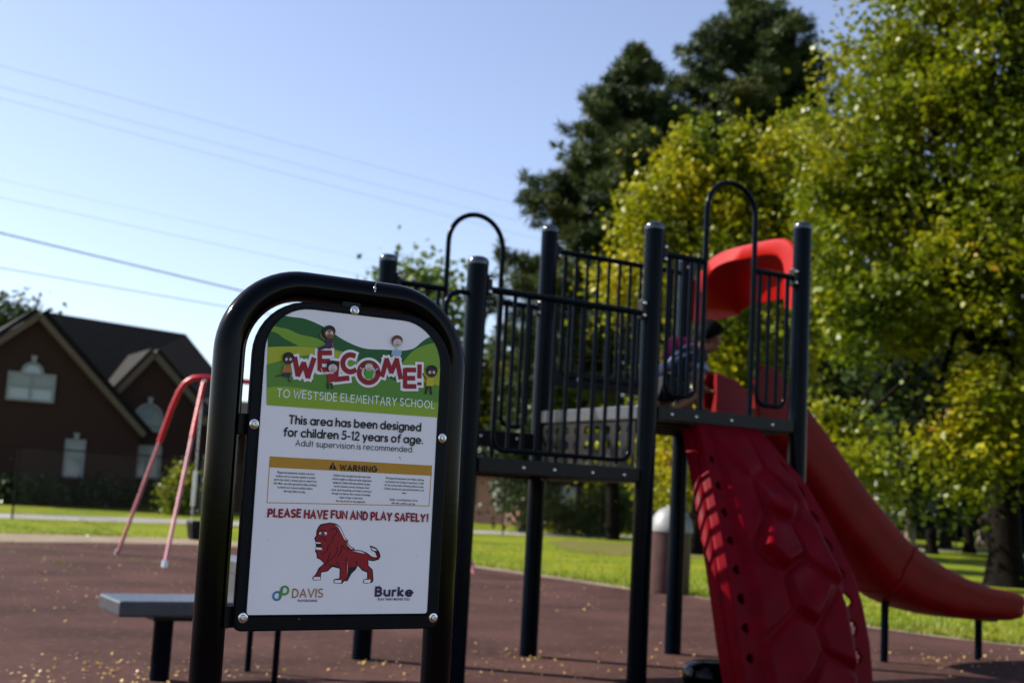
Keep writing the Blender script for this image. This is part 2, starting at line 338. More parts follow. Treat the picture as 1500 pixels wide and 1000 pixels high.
def small(px, ptop, pbot, halfw, Y, m, label, seed, name='leafy_tree', dens=1., bark='bark', r0=.14, group=None, ls=.24):
    b = at(px, 740, Y); rg = random.Random(seed); lbs = []; mid = (ptop+pbot)/2; hh = (pbot-ptop)/2
    for k in range(7):
        a = rg.uniform(-1, 1); h = rg.uniform(-.7, .7); lbs.append(lobe(px+a*halfw*.6*(1-abs(h)*.5), mid+h*hh, Y+rg.uniform(-1, 1), halfw*rg.uniform(.35, .6), hh*rg.uniform(.3, .45)))
    return tree(name, (b[0], b[1]), at(px, ptop+hh*.3, Y), r0, lbs, int(420*dens), 15, .45*Y/40, ls*Y/45, m, label, seed, nb=10, bark=bark, group=group)
small(610, 372, 690, 48, 58, GY, 'slim pointed green tree rising behind the grey arch handle', 31, dens=1.1)
small(575, 430, 700, 40, 62, GY, 'low green tree far behind the back left post of the play structure', 38, dens=.7)
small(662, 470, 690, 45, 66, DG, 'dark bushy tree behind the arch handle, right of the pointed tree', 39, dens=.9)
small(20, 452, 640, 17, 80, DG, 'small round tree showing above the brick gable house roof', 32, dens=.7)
small(735, 520, 665, 75, 67, YY, 'yellow tree seen through the lower guard rail beside the front post', 33, dens=1.5)
small(850, 480, 690, 90, 70, GY, 'green tree seen through the guard rail bars in front of the brown bungalow', 34, dens=1.8)
small(772, 600, 752, 24, 45.5, DG, 'small dark tree with leaning trunk in front of the sunlit brick bungalow wall', 35, dens=.8, ls=.2, r0=.25)
small(940, 600, 740, 60, 52, YY, 'yellow-green tree just left of the litter bin', 36, dens=1.0)
# wood far behind the big tree: single trees with their own trunks
wl = ['pale', 'dark']; wood = [(1020, 60, 90), (1110, 66, 120), (1200, 58, 110), (1290, 64, 130), (1333, 50, 70), (1385, 60, 110), (1365, 47, 60), (1440, 68, 130), (1500, 60, 120), (1420, 52, 70), (1570, 64, 120), (1245, 74, 120)]
low = [(1180, 92, 90), (1260, 98, 90), (1330, 88, 80), (1400, 95, 90), (1470, 90, 90), (1540, 99, 90), (1120, 96, 80), (1360, 104, 90), (1040, 92, 80), (1450, 106, 90)]
for i, (px, Y, hw) in enumerate(wood):
    b = at(px, 790, Y); lbs = []; rg = random.Random(90+i)
    for k in range(8): lbs.append(lobe(px+rg.uniform(-.7, .7)*hw, rg.uniform(470, 700), Y+rg.uniform(-2, 2), hw*rg.uniform(.4, .7), rg.uniform(40, 75)))
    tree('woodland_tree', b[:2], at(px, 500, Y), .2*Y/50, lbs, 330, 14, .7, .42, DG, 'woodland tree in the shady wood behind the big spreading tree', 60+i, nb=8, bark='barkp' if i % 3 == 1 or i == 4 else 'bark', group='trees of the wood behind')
for i, (px, Y, hw) in enumerate(low):
    b = at(px, 790, Y); lbs = []; rg = random.Random(190+i)
    for k in range(9): lbs.append(lobe(px+rg.uniform(-.8, .8)*hw, rg.uniform(590, 778), Y+rg.uniform(-2, 2), hw*rg.uniform(.4, .7), rg.uniform(22, 45)))
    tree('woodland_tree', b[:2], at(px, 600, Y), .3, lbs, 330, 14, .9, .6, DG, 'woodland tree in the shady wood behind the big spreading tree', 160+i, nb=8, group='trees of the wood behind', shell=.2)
def bush(px, py, hw, hh, Y, m, label, seed, name='bush', n=160, ls=.16):
    b = at(px, py, Y); t = thing(name, (b[0], b[1], 0), label, 'bush'); k = Y/FPX; rg = random.Random(seed); lbs = []
    for q in range(6): lbs.append((b[0]+rg.uniform(-.6, .6)*hw*k, b[1]+rg.uniform(-.3, .3), max(.2, hh*k*rg.uniform(.3, 1.2)), hw*k*.5, hw*k*.4, hh*k*.6))
    cl = clumps(lbs, n, 16, .2, seed, .3); cl[:, 2] = np.abs(cl[:, 2]); leaves('foliage', cl, ls, m, t, seed=seed)
    mb = MB()
    for q in range(5):
        l = lbs[q]; mb.tube([(b[0], b[1], -.03), ((b[0]+l[0])/2, (b[1]+l[1])/2, l[2]*.6), (l[0], l[1], l[2])], [.05, .03, .012], 6)
    mb.build('stem', M['bark'], t); return t
bush(880, 785, 62, 55, 46, GY, 'leafy green bush by the footpath under the play structure', 41, n=260)
bush(822, 780, 28, 30, 46.5, YG, 'yellow-green bush left of the leafy green bush by the footpath', 42, n=110)
bush(262, 750, 17, 40, 43, YG, 'yellow-leaved shrub by the house porch behind the swing legs', 43, n=170)
for i, px in enumerate((20, 75, 130, 185, 240)):
    bush(px, 742, 32, 22, 45+i*1.3, DG, ['dark clipped shrub below the brick gable wall, end of the row furthest from the swing', 'dark clipped shrub under the gable between the end shrub and the low window', 'dark clipped shrub right under the low window of the brick gable', 'dark clipped shrub at the corner of the brick gable wall', 'dark clipped shrub below the arched window behind the swing legs'][i], 44+i, n=120)

# ------------------------------------------------------------------ brick houses
def brickmat(name, c1, c2, mortar):
    m = bpy.data.materials.new(name); m.use_nodes = True; t = m.node_tree; b = t.nodes['Principled BSDF']
    tc = t.nodes.new('ShaderNodeTexCoord'); sp = t.nodes.new('ShaderNodeSeparateXYZ'); t.links.new(tc.outputs['Object'], sp.inputs[0])
    ad = t.nodes.new('ShaderNodeMath'); ad.operation = 'ADD'; t.links.new(sp.outputs[0], ad.inputs[0]); t.links.new(sp.outputs[1], ad.inputs[1])
    cb = t.nodes.new('ShaderNodeCombineXYZ'); t.links.new(ad.outputs[0], cb.inputs[0]); t.links.new(sp.outputs[2], cb.inputs[1])
    br = t.nodes.new('ShaderNodeTexBrick'); br.inputs['Scale'].default_value = 4; br.inputs['Color1'].default_value = (*c1, 1); br.inputs['Color2'].default_value = (*c2, 1); br.inputs['Mortar'].default_value = (*mortar, 1)
    br.inputs['Mortar Size'].default_value = .025; t.links.new(cb.outputs[0], br.inputs[0]); t.links.new(br.outputs[0], b.inputs['Base Color']); b.inputs['Roughness'].default_value = .9
    return m
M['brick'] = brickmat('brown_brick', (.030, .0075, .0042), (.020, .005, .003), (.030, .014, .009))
M['brick2'] = brickmat('sunlit_brick', (.40, .17, .12), (.34, .14, .10), (.38, .25, .2))  # the bungalow's brick with sunlight put into its colour
M['shingle'] = mat('dark_shingles', (.006, .0055, .006), .95, .2, var=.3, vscale=3, bump=.6, bscale=12)
M['trim'] = mat('beige_trim', (.11, .083, .06), .7, .3, var=.08)
M['stone'] = mat('pale_keystone', (.25, .25, .24), .8, .3, var=.1)
M['glass'] = mat('window_glass', (.16, .22, .26), .05, .9)
M['blind'] = mat('window_blind', (.26, .29, .30), .7, .3, var=.05)
M['winframe'] = mat('window_frame_paint', (.22, .23, .24), .6)
HY = 47.
ho = at(55, 700, HY); ho[2] = 0
hw_ = lambda x, y, off=0.: onplane(x, y, ho+v*off, u)     # a point of the facade plane, off metres behind it
house = thing('brick_house', ho, 'dark brick house with steep gable and beige rake boards beyond the fence', 'house')
ap, ra, la = hw_(56, 462), hw_(205, 632), hw_(-95, 560)
def gz(p, z=0.): q = np.array(p); q[2] = z; return q
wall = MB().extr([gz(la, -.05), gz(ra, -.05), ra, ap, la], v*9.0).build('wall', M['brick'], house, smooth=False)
def rake(a, b, w=.22, t=.22, out=.35):
    a, b = np.array(a), np.array(b); d = b-a; nn = np.cross(d, v); nn /= np.linalg.norm(nn)
    if nn[2] < 0: nn = -nn
    return MB().box(a-v*out-nn*w*.6, d*1.03, v*t, nn*w)
rake(ap, ra).build('rake_board', M['trim'], house, smooth=False); rake(ap, la).build('rake_board', M['trim'], house, smooth=False)
rf = MB()
def slab(a, b, depth, th=.16, out=.42, lift=.13):
    a, b = np.array(a), np.array(b); d = (b-a)*1.05; nn = np.cross(d, v); nn /= np.linalg.norm(nn)
    if nn[2] < 0: nn = -nn
    rf.box(a-v*out+nn*lift, d, v*depth, nn*th)
slab(ap, ra, 9.5); slab(ap, la, 9.5)
# main roof: long ridge running to the right, hipped at its end
rA, rB = hw_(66, 463, 5.5), hw_(272, 489, 5.5); eB = hw_(330, 548, 5.5)
e0, e1 = gz(hw_(60, 640, .9), 3.3), gz(hw_(390, 640, .9), 3.3); f0, f1 = e0+v*9.4, e1+v*9.4
rA = np.array([rA[0], rA[1], rB[2]+.25])
rf.poly([e0, e1, rB, rA]); rf.poly([e1, f1, rB]); rf.poly([f1, f0, rA, rB]); rf.poly([f0, e0, rA])
roof = rf.build('roof', M['shingle'], house, smooth=False)
MB().box(gz(e0)+u*.3+v*.35-zz*.05, (gz(e1)-gz(e0))-u*.8, v*8.4, zz*3.3).build('wall', M['brick'], house, smooth=False)
# second, smaller gable
a2, r2, l2 = hw_(224, 517, .7), hw_(322, 630, .7), hw_(120, 622, .7)
MB().extr([gz(l2, -.05), gz(r2, -.05), r2, a2, l2], v*3.).build('gable_wall', M['brick'], house, smooth=False)
for a, b in ((a2, r2), (a2, l2)):
    rake(a, b, .26, .2, .3).build('rake_board', M['trim'], house, smooth=False)
rf = MB(); slab(a2, r2, 5.5, .12, .36, .1); slab(a2, l2, 5.5, .12, .36, .1); rf.build('gable_roof', M['shingle'], house, smooth=False)
def win(cx, cy, w, h, off, cols=1, arch=0, sash=True):
    p = hw_(cx, cy, off); f = MB(); c = p-v*.06
    for sx in [-.5+i/cols for i in range(cols+1)]: f.cbox(c+u*w*sx, u*.09, v*.12, zz*(h+.09))
    for sz in (-.5, .5)+((0.,) if sash else ()): f.cbox(c+zz*h*sz, u*(w+.09), v*.10, zz*.09)
    if arch:
        ap_ = [c+u*(w*.5*arch*math.cos(R(t)))+zz*(h*.5+.045+w*.5*arch*math.sin(R(t))) for t in range(0, 181, 15)]; f.tube(ap_, .06, 6)
    fo = f.build('window', M['winframe'], house, smooth=False)
    g = MB().cbox(c+v*.02, u*w, v*.02, zz*h)
    if arch: g.extr([c+v*.012+u*(w*.5*arch*math.cos(R(t)))+zz*(h*.5+w*.5*arch*math.sin(R(t))) for t in range(0, 181, 15)], v*.02)
    g.build('pane', M['glass'], fo, smooth=False)
    MB().cbox(c-v*.012+zz*h*.25, u*w*.97, v*.012, zz*h*.47).build('blind', M['blind'], fo, smooth=False)
    return c
c = win(45, 567, 1.62, .98, 0, 2, .45); MB().extr([c-v*.1+zz*(.49+.45)+q for q in (-u*.07, u*.07, u*.11+zz*.24, -u*.11+zz*.24)], v*.08).build('keystone', M['stone'], house, smooth=False)
c = win(108, 671, .66, 1.35, 0, 1); MB().extr([c-v*.1+zz*(.72)+q for q in (-u*.07, u*.07, u*.11+zz*.24, -u*.11+zz*.24)], v*.08).build('keystone', M['stone'], house, smooth=False)
c = win(216, 622, 1.06, .45, .7, 1, 1.0, False); MB().extr([c-v*.1+zz*(.85)+q for q in (-u*.07, u*.07, u*.11+zz*.24, -u*.11+zz*.24)], v*.08).build('keystone', M['stone'], house, smooth=False)
win(214, 676, 1.0, 1.2, .7, 2, 0, False)
# porch roof at the right end
q0 = hw_(296, 622, -1.0); MB().extr([q0, q0+u*3.2, q0+u*3.2+zz*.35, q0+zz*.35], v*.2).build('porch_fascia', M['trim'], house, smooth=False)
MB().poly([q0+zz*.35-v*.1, q0+u*3.2+zz*.35-v*.1, q0+u*3.2+zz*1.2+v*2, q0+u*.6+zz*1.2+v*2]).build('porch_roof', M['shingle'], house, smooth=False)
MB().cbox(gz(q0+u*.35+v*.3, 1.1), u*.16, v*.16, zz*2.3).build('porch_post', M['winframe'], house, smooth=False)
# the far bungalow: sun on the side wall and shade on the front put into colour
bc = gp(786, 757); bc[2] = 0; bc = at(762, 745, 58.); bc[2] = 0
bung = thing('brick_bungalow', bc, 'low brick bungalow with sunlit salmon side wall far behind the play structure', 'house')
b2 = bc
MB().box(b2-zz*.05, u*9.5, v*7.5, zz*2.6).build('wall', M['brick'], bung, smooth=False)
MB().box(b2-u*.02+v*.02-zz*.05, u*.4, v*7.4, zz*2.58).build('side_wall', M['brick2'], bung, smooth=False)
r1 = b2+zz*2.55-u*.5-v*.5; MB().poly([r1, r1+u*10.5, r1+u*7.5+v*4.2+zz*1.9, r1+u*3+v*4.2+zz*1.9]).poly([r1, r1+u*3+v*4.2+zz*1.9, r1+v*8.5]).poly([r1+v*8.5, r1+u*3+v*4.2+zz*1.9, r1+u*7.5+v*4.2+zz*1.9, r1+u*10.5+v*8.5]).poly([r1+u*10.5, r1+u*10.5+v*8.5, r1+u*7.5+v*4.2+zz*1.9]).build('roof', M['shingle'], bung, smooth=False)
for q, d in ((b2+u*2.6-v*.03+zz*1.35, u), (b2-u*.05+v*2.1+zz*1.45, v), (b2-u*.05+v*4.6+zz*1.45, v)):
    n_ = v if d is u else u
    w_ = MB().cbox(q, d*.85, n_*.07, zz*1.2).build('window', M['winframe'], bung, smooth=False); MB().cbox(q-n_*.04, d*.7, n_*.02, zz*1.05).build('pane', M['glass'], w_, smooth=False)

# ------------------------------------------------------------------ chain-link fence
M['fence'] = mat('dark_fence_coat', (.008, .009, .008), .6, .08)
fpts = [np.array(p) for p in ((-33.0, 9.5), (-12.0, 31.0), (-8.2, 34.6), (.04, 40.6), (3.3, 42.6), (8.3, 45.8), (19, 52.7), (40, 66.0))]
fence = thing('chain_link_fence', (*fpts[3], 0), 'thin dark chain-link fence along the near edge of the footpath', 'fence')
mesh = MB(); rails = MB()
FH = 1.75
dist = 0
for a, b in zip(fpts[:-1], fpts[1:]):
    d = b-a; l = np.linalg.norm(d); npost = max(1, round(l/3.6))
    for k in range(npost):
        p = a+d*k/npost; MB().tube([(*p, -.05), (*p, FH+.04)], .026, 8).build('post', M['fence'], fence)
    rails.tube([(*a, FH), (*b, FH)], .02, 6)
    nx = int(l/.075)
    if a[0] > -14 and a[0] < 18:
        for k in range(-int(FH/.075), nx):
            for sg in (1, -1):
                t0 = k*.075; lo = max(0, -t0); hi = min(FH, l-t0)
                if hi <= lo: continue
                xa, xb = t0+lo, t0+hi; za, zb = (lo, hi) if sg > 0 else (FH-lo, FH-hi)
                pa = a+d*(xa/l); pb = a+d*(xb/l); mesh.tube([(*pa, za+.03), (*pb, zb+.03)], .0022, 3, cap=False)
rails.build('top_rail', M['fence'], fence); mesh.build('mesh', M['fence'], fence, smooth=False)

# ------------------------------------------------------------------ overhead lines
M['wire'] = mat('grey_cable', (.10, .11, .13), .6); M['wood'] = mat('weathered_pole_wood', (.12, .09, .065), .9, .2, var=.3, vscale=4, bump=.5, bscale=20)
wd = np.array([math.cos(R(37.7)), math.sin(R(37.7)), 0]); wo = np.array([-15.2, 38.4, 0]); pA = wo-wd*3.5; pB = wo+wd*62
for k, p in enumerate((pA, pB)):
    pole = thing('utility_pole', p, ['wooden utility pole at the house end of the overhead lines', 'wooden utility pole behind the big spreading tree'][k], 'pole', 'utility poles')
    MB().tube([p-zz*.1, p+zz*14.6], [.17, .11], 12).build('shaft', M['wood'], pole)
    MB().cbox(p+zz*13.4-v*.15, v*2.2, u*.1, zz*.12).cbox(p+zz*12.0-v*.15, v*2.2, u*.1, zz*.12).build('crossarm', M['wood'], pole, smooth=False)
wires = [((0, 105), (775, 303), 0.0042, 'topmost faint overhead wire'), ((0, 136), (665, 300), 0.0042, 'second faint overhead wire from the top'), ((0, 153), (660, 318), 0.0042, 'third faint overhead wire from the top'),
         ((0, 272), (545, 383), 0.0030, 'faint overhead wire in the middle, above the pair that crosses the tall arch'), ((0, 298), (530, 405), 0.0048, 'pale overhead wire just above the thick cable'),
         ((0, 350), (355, 430), .024, 'thick dark overhead cable, the darkest of the lines'), ((0, 401), (330, 453), .012, 'lowest overhead cable just above the house roof')]
for (a, b, r, lab) in wires:
    qa, qb = onplane(*a, wo, wd), onplane(*b, wo, wd); sl_ = (qb[2]-qa[2])/((qb-qa)@wd); n = 24; pts = []
    sag = .25; L0 = 65.5; za = qa[2]-sl_*((qa-pA)@wd)
    for i in range(n+1):
        s_ = L0*i/n; pts.append(pA+wd*s_+zz*(za+sl_*s_-sag*4*(s_/L0)*(1-s_/L0)+sag*.9))
    tag(MB().tube(pts, r, 6).build('overhead_wire', M['wire']), lab, 'wire', 'overhead lines')

# ------------------------------------------------------------------ swing
sw = gp(205, 822); swing = thing('swing_set', (sw[0], sw[1], 0), 'red steel swing frame with pinkish splayed legs in front of the brick house', 'swing set')
fa, fb = gp(170, 812), gp(240, 830); fm = (fa+fb)/2
top = onplane(300, 553, fm+u*.72, v); 
dl = (fb-fa)/np.linalg.norm(fb-fa)
tl, tr_ = top-dl*.16, top+dl*.16
def leg(foot, tp, side):
    k = .70 if side < 0 else .66
    j = foot+(tp-foot)*k
    g = MB().tube([foot-zz*.06, j], .026, 14); g.build('leg', M['pinkp'], swing)
    MB().tube([foot-zz*.06, foot+(tp-foot)*.03], .036, 14).build('foot_sleeve', M['steel'], swing)
    return j
ja, jb = leg(fa, at(262, 574, 17.93), -1), leg(fb, top, 1)
span = 3.4; far_top = top+u*span
MB().tube([ja, at(252, 597, 17.98), at(262, 574, 17.93), at(271, 561, 17.9), at(283, 553.5, 17.86), top-u*.02, top+u*.3, top+u*1.6, far_top], .040, 16).build('bent_beam', M['redp'], swing)
MB().tube([jb, jb+(top-jb)*.97], .033, 14).build('upper_leg', M['redp'], swing)
for sgn in (-1, 1):
    f2 = (fm+u*(.72+span+.5))+dl*sgn*np.linalg.norm(fb-fa)/2; f2[2] = 0
    MB().tube([f2-zz*.06, far_top+dl*sgn*.1], .034, 14).build('leg', M['pinkp'], swing)
MB().ball(top-v*.035-u*.01-zz*.05, .03, 10, 6).build('bolt', M['bolt'], swing)
sp0 = onplane(300, 800, fm+u*1.15, u); sp0[2] = max(.30, sp0[2])
ss = thing('bucket_seat', sp0, 'black bucket seat hanging from the red swing frame', 'swing seat')
bk = MB(); bk.extr([sp0+q for q in (-u*.17, u*.19, u*.24+zz*.27, -u*.22+zz*.27)], v*.30); bk.build('seat', M['black'], ss, bevel=.03)
for sgn in (0, 1):
    c0 = sp0+zz*.27-u*.18+u*.38*sgn+v*.15; c1 = np.array([c0[0], c0[1], top[2]]); 
    n = 40; ch = MB()
    for i in range(n):
        p = c0+(c1-c0)*(i/n); q = (u if i % 2 else v)*.012
        ch.tube([p-q, p-q+zz*.05, p+q+zz*.05, p+q], .006, 5, closed=True)
    ch.build('chain', M['steel'], ss)
MB().cbox(sp0+zz*.72-u*.18+v*.15, u*.05, v*.03, zz*.5).build('chain_cover', M['steel'], ss)

# ------------------------------------------------------------------ litter bin
bp_ = gp(980, 868); bin_ = thing('litter_bin', (bp_[0], bp_[1], 0), 'round brown litter bin with white domed lid beside the playground edge', 'bin')
M['maroon'] = mat('brown_maroon_paint', (.055, .022, .022), .6, var=.15); M['lid'] = mat('white_lid', (.15, .155, .16), .5, var=.05)
bb = np.array([bp_[0], bp_[1], 0]); 
MB().lathe(bb, [(.0, .0), (.24, .0), (.265, .03), (.265, .78), (.275, .80), (.275, .82), (.0, .82)], 28).build('body', M['maroon'], bin_)
MB().lathe(bb, [(.0, .8), (.285, .8), (.29, .84), (.275, .9), (.25, .98), (.21, 1.05), (.15, 1.10), (.08, 1.13), (.0, 1.135)], 28).build('lid', M['lid'], bin_)
MB().extr([bb+u*(-.1)-v*.24+zz*.86, bb+u*.1-v*.24+zz*.86, bb+u*.09-v*.2+zz*1.0, bb-u*.09-v*.2+zz*1.0], -v*.03).build('flap', M['black'], bin_)

# ------------------------------------------------------------------ play structure
ps = thing('play_structure', (*(P3[:2]), 0), 'navy steel play structure with two decks, barred rails and arch handles behind the sign', 'play structure')
PR = .0635
def post(p, h):
    o = MB().lathe(p-zz*.08, [(PR, 0), (PR, h+.08-.045)], 28).build('post', M['post'], ps)
    c = [(PR+.002, h-.052), (PR+.002, h-.035)]+[(.02+(PR-.018)*math.cos(R(t)), h-.035+.033*math.sin(R(t))) for t in range(10, 91, 8)]+[(0, h)]
    cap = MB().lathe(p, c, 28).build('post_cap', M['cap'], ps, angle=60)
HT = {'0': (P0, 2.73), '1': (P1, 2.53), '2': (P2, 3.14), '3': (P3, 2.95), '4': (P4, 3.10), '5': (P5, 3.16)}
for p, h in HT.values(): post(p, h)
ZA, ZB = 1.335, 1.745
def deck(a0, z):
    m_ = MB(); i = PR*.55
    m_.box(L(a0+i, i, z-.012), u*(S-2*i), v*(S-2*i), zz*.012)
    for q in np.linspace(.2, S-.2, 4): m_.box(L(a0+.06, q-.02, z-.075), u*(S-.12), v*.04, zz*.062)
    d = m_.build('deck', M['deck'], ps, smooth=False)
    t = .012
    for o, ax, ay in ((L(a0+PR, -.035, z-.085), u*(S-2*PR), v*.05), (L(a0+PR, S-.015, z-.085), u*(S-2*PR), v*.05), (L(a0-.035, PR, z-.085), v*(S-2*PR), u*.05), (L(a0+S-.015, PR, z-.085), v*(S-2*PR), u*.05)):
        e = MB().box(o, ax, ay, zz*.088).build('deck_edge', M['step' if ax is not None and abs((ax/np.linalg.norm(ax))@v) > .9 else 'deck'], ps, smooth=False, bevel=.006)  # u-facing edges get a lighter coat that paints in their sunlight
deck(-S, ZA); deck(0, ZB)
def bolt(p, n, r=.011, par=None):
    n = np.array(n); MB().lathe(p, [(0, -.004), (r, -.002), (r, .003), (r*.8, .007), (r*.4, .0095), (0, .01)], 12, n).build('bolt', M['bolt'], par or ps)
def clamp(p, d, z):                      # collar where a rail meets a post
    for q in (z-.028, z+.022):
        pass
    d = np.array(d); cdir = v if abs(d@u) > .5 else u
    c = MB().cbox(p+d*(PR+.012)+zz*z, d*.034, cdir*.062, zz*.125).build('rail_clamp', M['black'], ps, smooth=False, bevel=.006)
    for k in (-.04, .04): bolt(p+d*(PR+.012)-cdir*.03+zz*(z+k), -cdir, .013)
def curved(pts, r, m, name, par, n=10): return MB().tube(pts, r, n).build(name, M[m], par)
def panel(o, d, s0, s1, zt, zb, nbal, clampL=None, clampR=None, name='guard_rail', rad=.016, bl=True, br=True, topl=None, topr=None):
    """top rail, a U of thinner tube hung below it, upright bars"""
    o, d = np.array(o), np.array(d); P = lambda s, z: o+d*s+zz*z
    g = MB().tube([P(topl if topl is not None else s0, zt), P(topr if topr is not None else s1, zt)], .0215, 12).build(name, M['post'], ps)
    c = .07; pts = [P(s0+.03, zt)]
    pts += [P(s0+.03+c-c*math.cos(R(t)), zb+c-c*math.sin(R(t))) for t in range(0, 91, 15)] if bl else [P(s0+.03, zb)]
    pts += [P(s1-.03-c+c*math.sin(R(t)), zb+c-c*math.cos(R(t))) for t in range(0, 91, 15)] if br else [P(s1-.03, zb)]
    pts += [P(s1-.03, zt)]; curved(pts, rad, 'post', 'lower_frame', g)
    for k in range(nbal):
        s = s0+.03+(s1-s0-.06)*(k+1)/(nbal+1); MB().tube([P(s, zb), P(s, zt)], .0135, 10).build('baluster', M['post'], g)
        bolt(P(s, zb+.002)-v*.0, np.array([0, 0, 1.])*0+(-v if abs(d@u) > .5 else -u)*1., .006, g)
    return g
# lower deck, front
panel(P1, u, .14, S-.10, 2.338, 1.385, 9, topl=PR, topr=S-PR); clamp(P1, u, 2.36); clamp(P3, -u, 2.36)
# lower deck, back: rail, arch, rail
panel(P0, u, .10, .43, 2.545, 1.62, 2, topl=PR, topr=.455); panel(P0, u, .93, S-.10, 2.51, 1.62, 2, topl=.90, topr=S-PR); clamp(P0, u, 2.545); clamp(P2, -u, 2.51)
def arch(o, s0, s1, zb, zt, r=.0185):
    P = lambda s, z: np.array(o)+u*s+zz*z; c, h = (s0+s1)/2, (s1-s0)/2
    pts = [P(s0, zb), P(s0, zt-h)]+[P(c-h*math.cos(R(t)), zt-h+h*math.sin(R(t))) for t in range(10, 180, 10)]+[P(s1, zt-h), P(s1, zb)]
    return curved(pts, r, 'post', 'arch_handle', ps, 14)
arch(P0, .455, .90, 1.30, 3.115)
MB().box(P0+u*PR-v*.012+zz*1.462, u*(S-2*PR), v*.02, zz*.12).build('toe_board', M['deck'], ps, smooth=False, bevel=.004)
for s_ in (.2, .5, .8, 1.1): bolt(P0+u*s_-v*.014+zz*1.535, -v, .013)
# upper deck, back and front
panel(P2, u, .12, S-.12, 2.955, 2.02, 9, topl=PR, topr=S-PR); clamp(P2, u, 2.955)
MB().box(P2+u*PR-v*.012+zz*1.945, u*(S-2*PR), v*.02, zz*.12).build('toe_board', M['deck'], ps, smooth=False, bevel=.004)
for s_ in (.3, .55, .8, 1.05): bolt(P2+u*s_-v*.014+zz*2.01, -v, .013)
panel(P3, u, .10, .405, 2.748, 1.83, 3, topl=PR, topr=.43); panel(P3, u, .885, S-.10, 2.75, 1.83, 2, topl=.858, topr=S-PR); clamp(P3, u, 2.75); clamp(P5, -u, 2.75)
arch(P3, .43, .858, 1.70, 3.325)
# rails on the outer side between the decks' back post and the middle (upper deck left side is open to the lower one)
for a in (.12, .34, .62, .86): bolt(L(-S+.25+a, -.037, ZA-.045), -v, .012)
for a in (.12, .32, .62, .98): bolt(L(a+.05, -.037, ZB-.045), -v, .012)
# riser between the decks, punched with holes
rs = MB(); nx, nz = 9, 3
x0, x1, z0_, z1_ = .09, S-.09, ZA+.01, ZB-.10
for i in range(nx):
    for j in range(nz):
        ca, cb = x0+(x1-x0)*(i+.5)/nx, z0_+(z1_-z0_)*(j+.5)/nz; hw, hh = (x1-x0)/nx/2, (z1_-z0_)/nz/2; rr = .032
        inn = [(ca+rr*math.cos(R(t)), cb+rr*math.sin(R(t))) for t in range(45, 405, 30)]
        def sq(t):
            c_, s__ = math.cos(R(t)), math.sin(R(t)); k = 1/max(abs(c_), abs(s__)); return (ca+hw*c_*k, cb+hh*s__*k)
        out_ = [sq(t) for t in range(45, 405, 30)]
        for q in range(12):
            q2 = (q+1) % 12; rs.poly([L(-.02, b, z) for b, z in (out_[q], out_[q2], inn[q2], inn[q])])
ro = rs.build('riser', M['deck'], ps, smooth=False); sm = ro.modifiers.new('thick', 'SOLIDIFY'); sm.thickness = .006
# transfer steps on the left side
def stepbox(a0, a1, z, name, th=.085): return MB().box(L(-S+a0, .39, z-th), u*(a1-a0), v*.475, zz*th).build(name, M['step'], ps, smooth=False, bevel=.012)
stepbox(-1.83, -1.20, .45, 'transfer_platform')
zs = [.68, .90, 1.12]
for k, z in enumerate(zs):
    a0 = -1.205+k*.39; stepbox(a0, a0+(.39 if k < 2 else .42), z, 'step')
    MB().box(L(-S+a0, .40, z-.235), u*.03, v*.455, zz*.155).build('step_riser', M['step'], ps, smooth=False)
for b in (.375, .868):                           # stringers that carry the steps up to the deck
    MB().extr([L(-S-1.25, b, .30), L(-S-1.19, b, .44), L(-S-.80, b, .66), L(-S-.41, b, .88), L(-S-.045, b, 1.10), L(-S-.045, b, 1.30), L(-S-.045, b, 1.0)], v*.022).build('step_stringer', M['deck'], ps, smooth=False)
lg = L(-S-1.52, .62, 0)
MB().box(L(-S-1.62, .47, .335), u*.22, v*.30, zz*.03).build('mounting_plate', M['black'], ps, smooth=False, bevel=.006)
MB().tube([lg-zz*.05, lg+zz*.35], .054, 20).build('step_leg', M['post'], ps)
for b in (.40, .86):
    q = L(-S-.93, b, 0); MB().tube([q-zz*.05, q+zz*.64], .018, 10).build('handrail_leg', M['post'], ps)
for p, b in ((P1, .0), (P0, S)):                # grab handles beside the steps
    q = p-u*.0; pts = [q+zz*2.30, q-u*.10+zz*2.30]+[q-u*(.10+.10*math.sin(R(t)))+zz*(2.20+.10*math.cos(R(t))) for t in range(15, 91, 15)]+[q-u*.20+zz*1.75, q-u*.19+zz*1.68, q-u*.12+zz*1.62, q+zz*1.62]
    curved(pts, .0165, 'post', 'grab_handle', ps, 12)

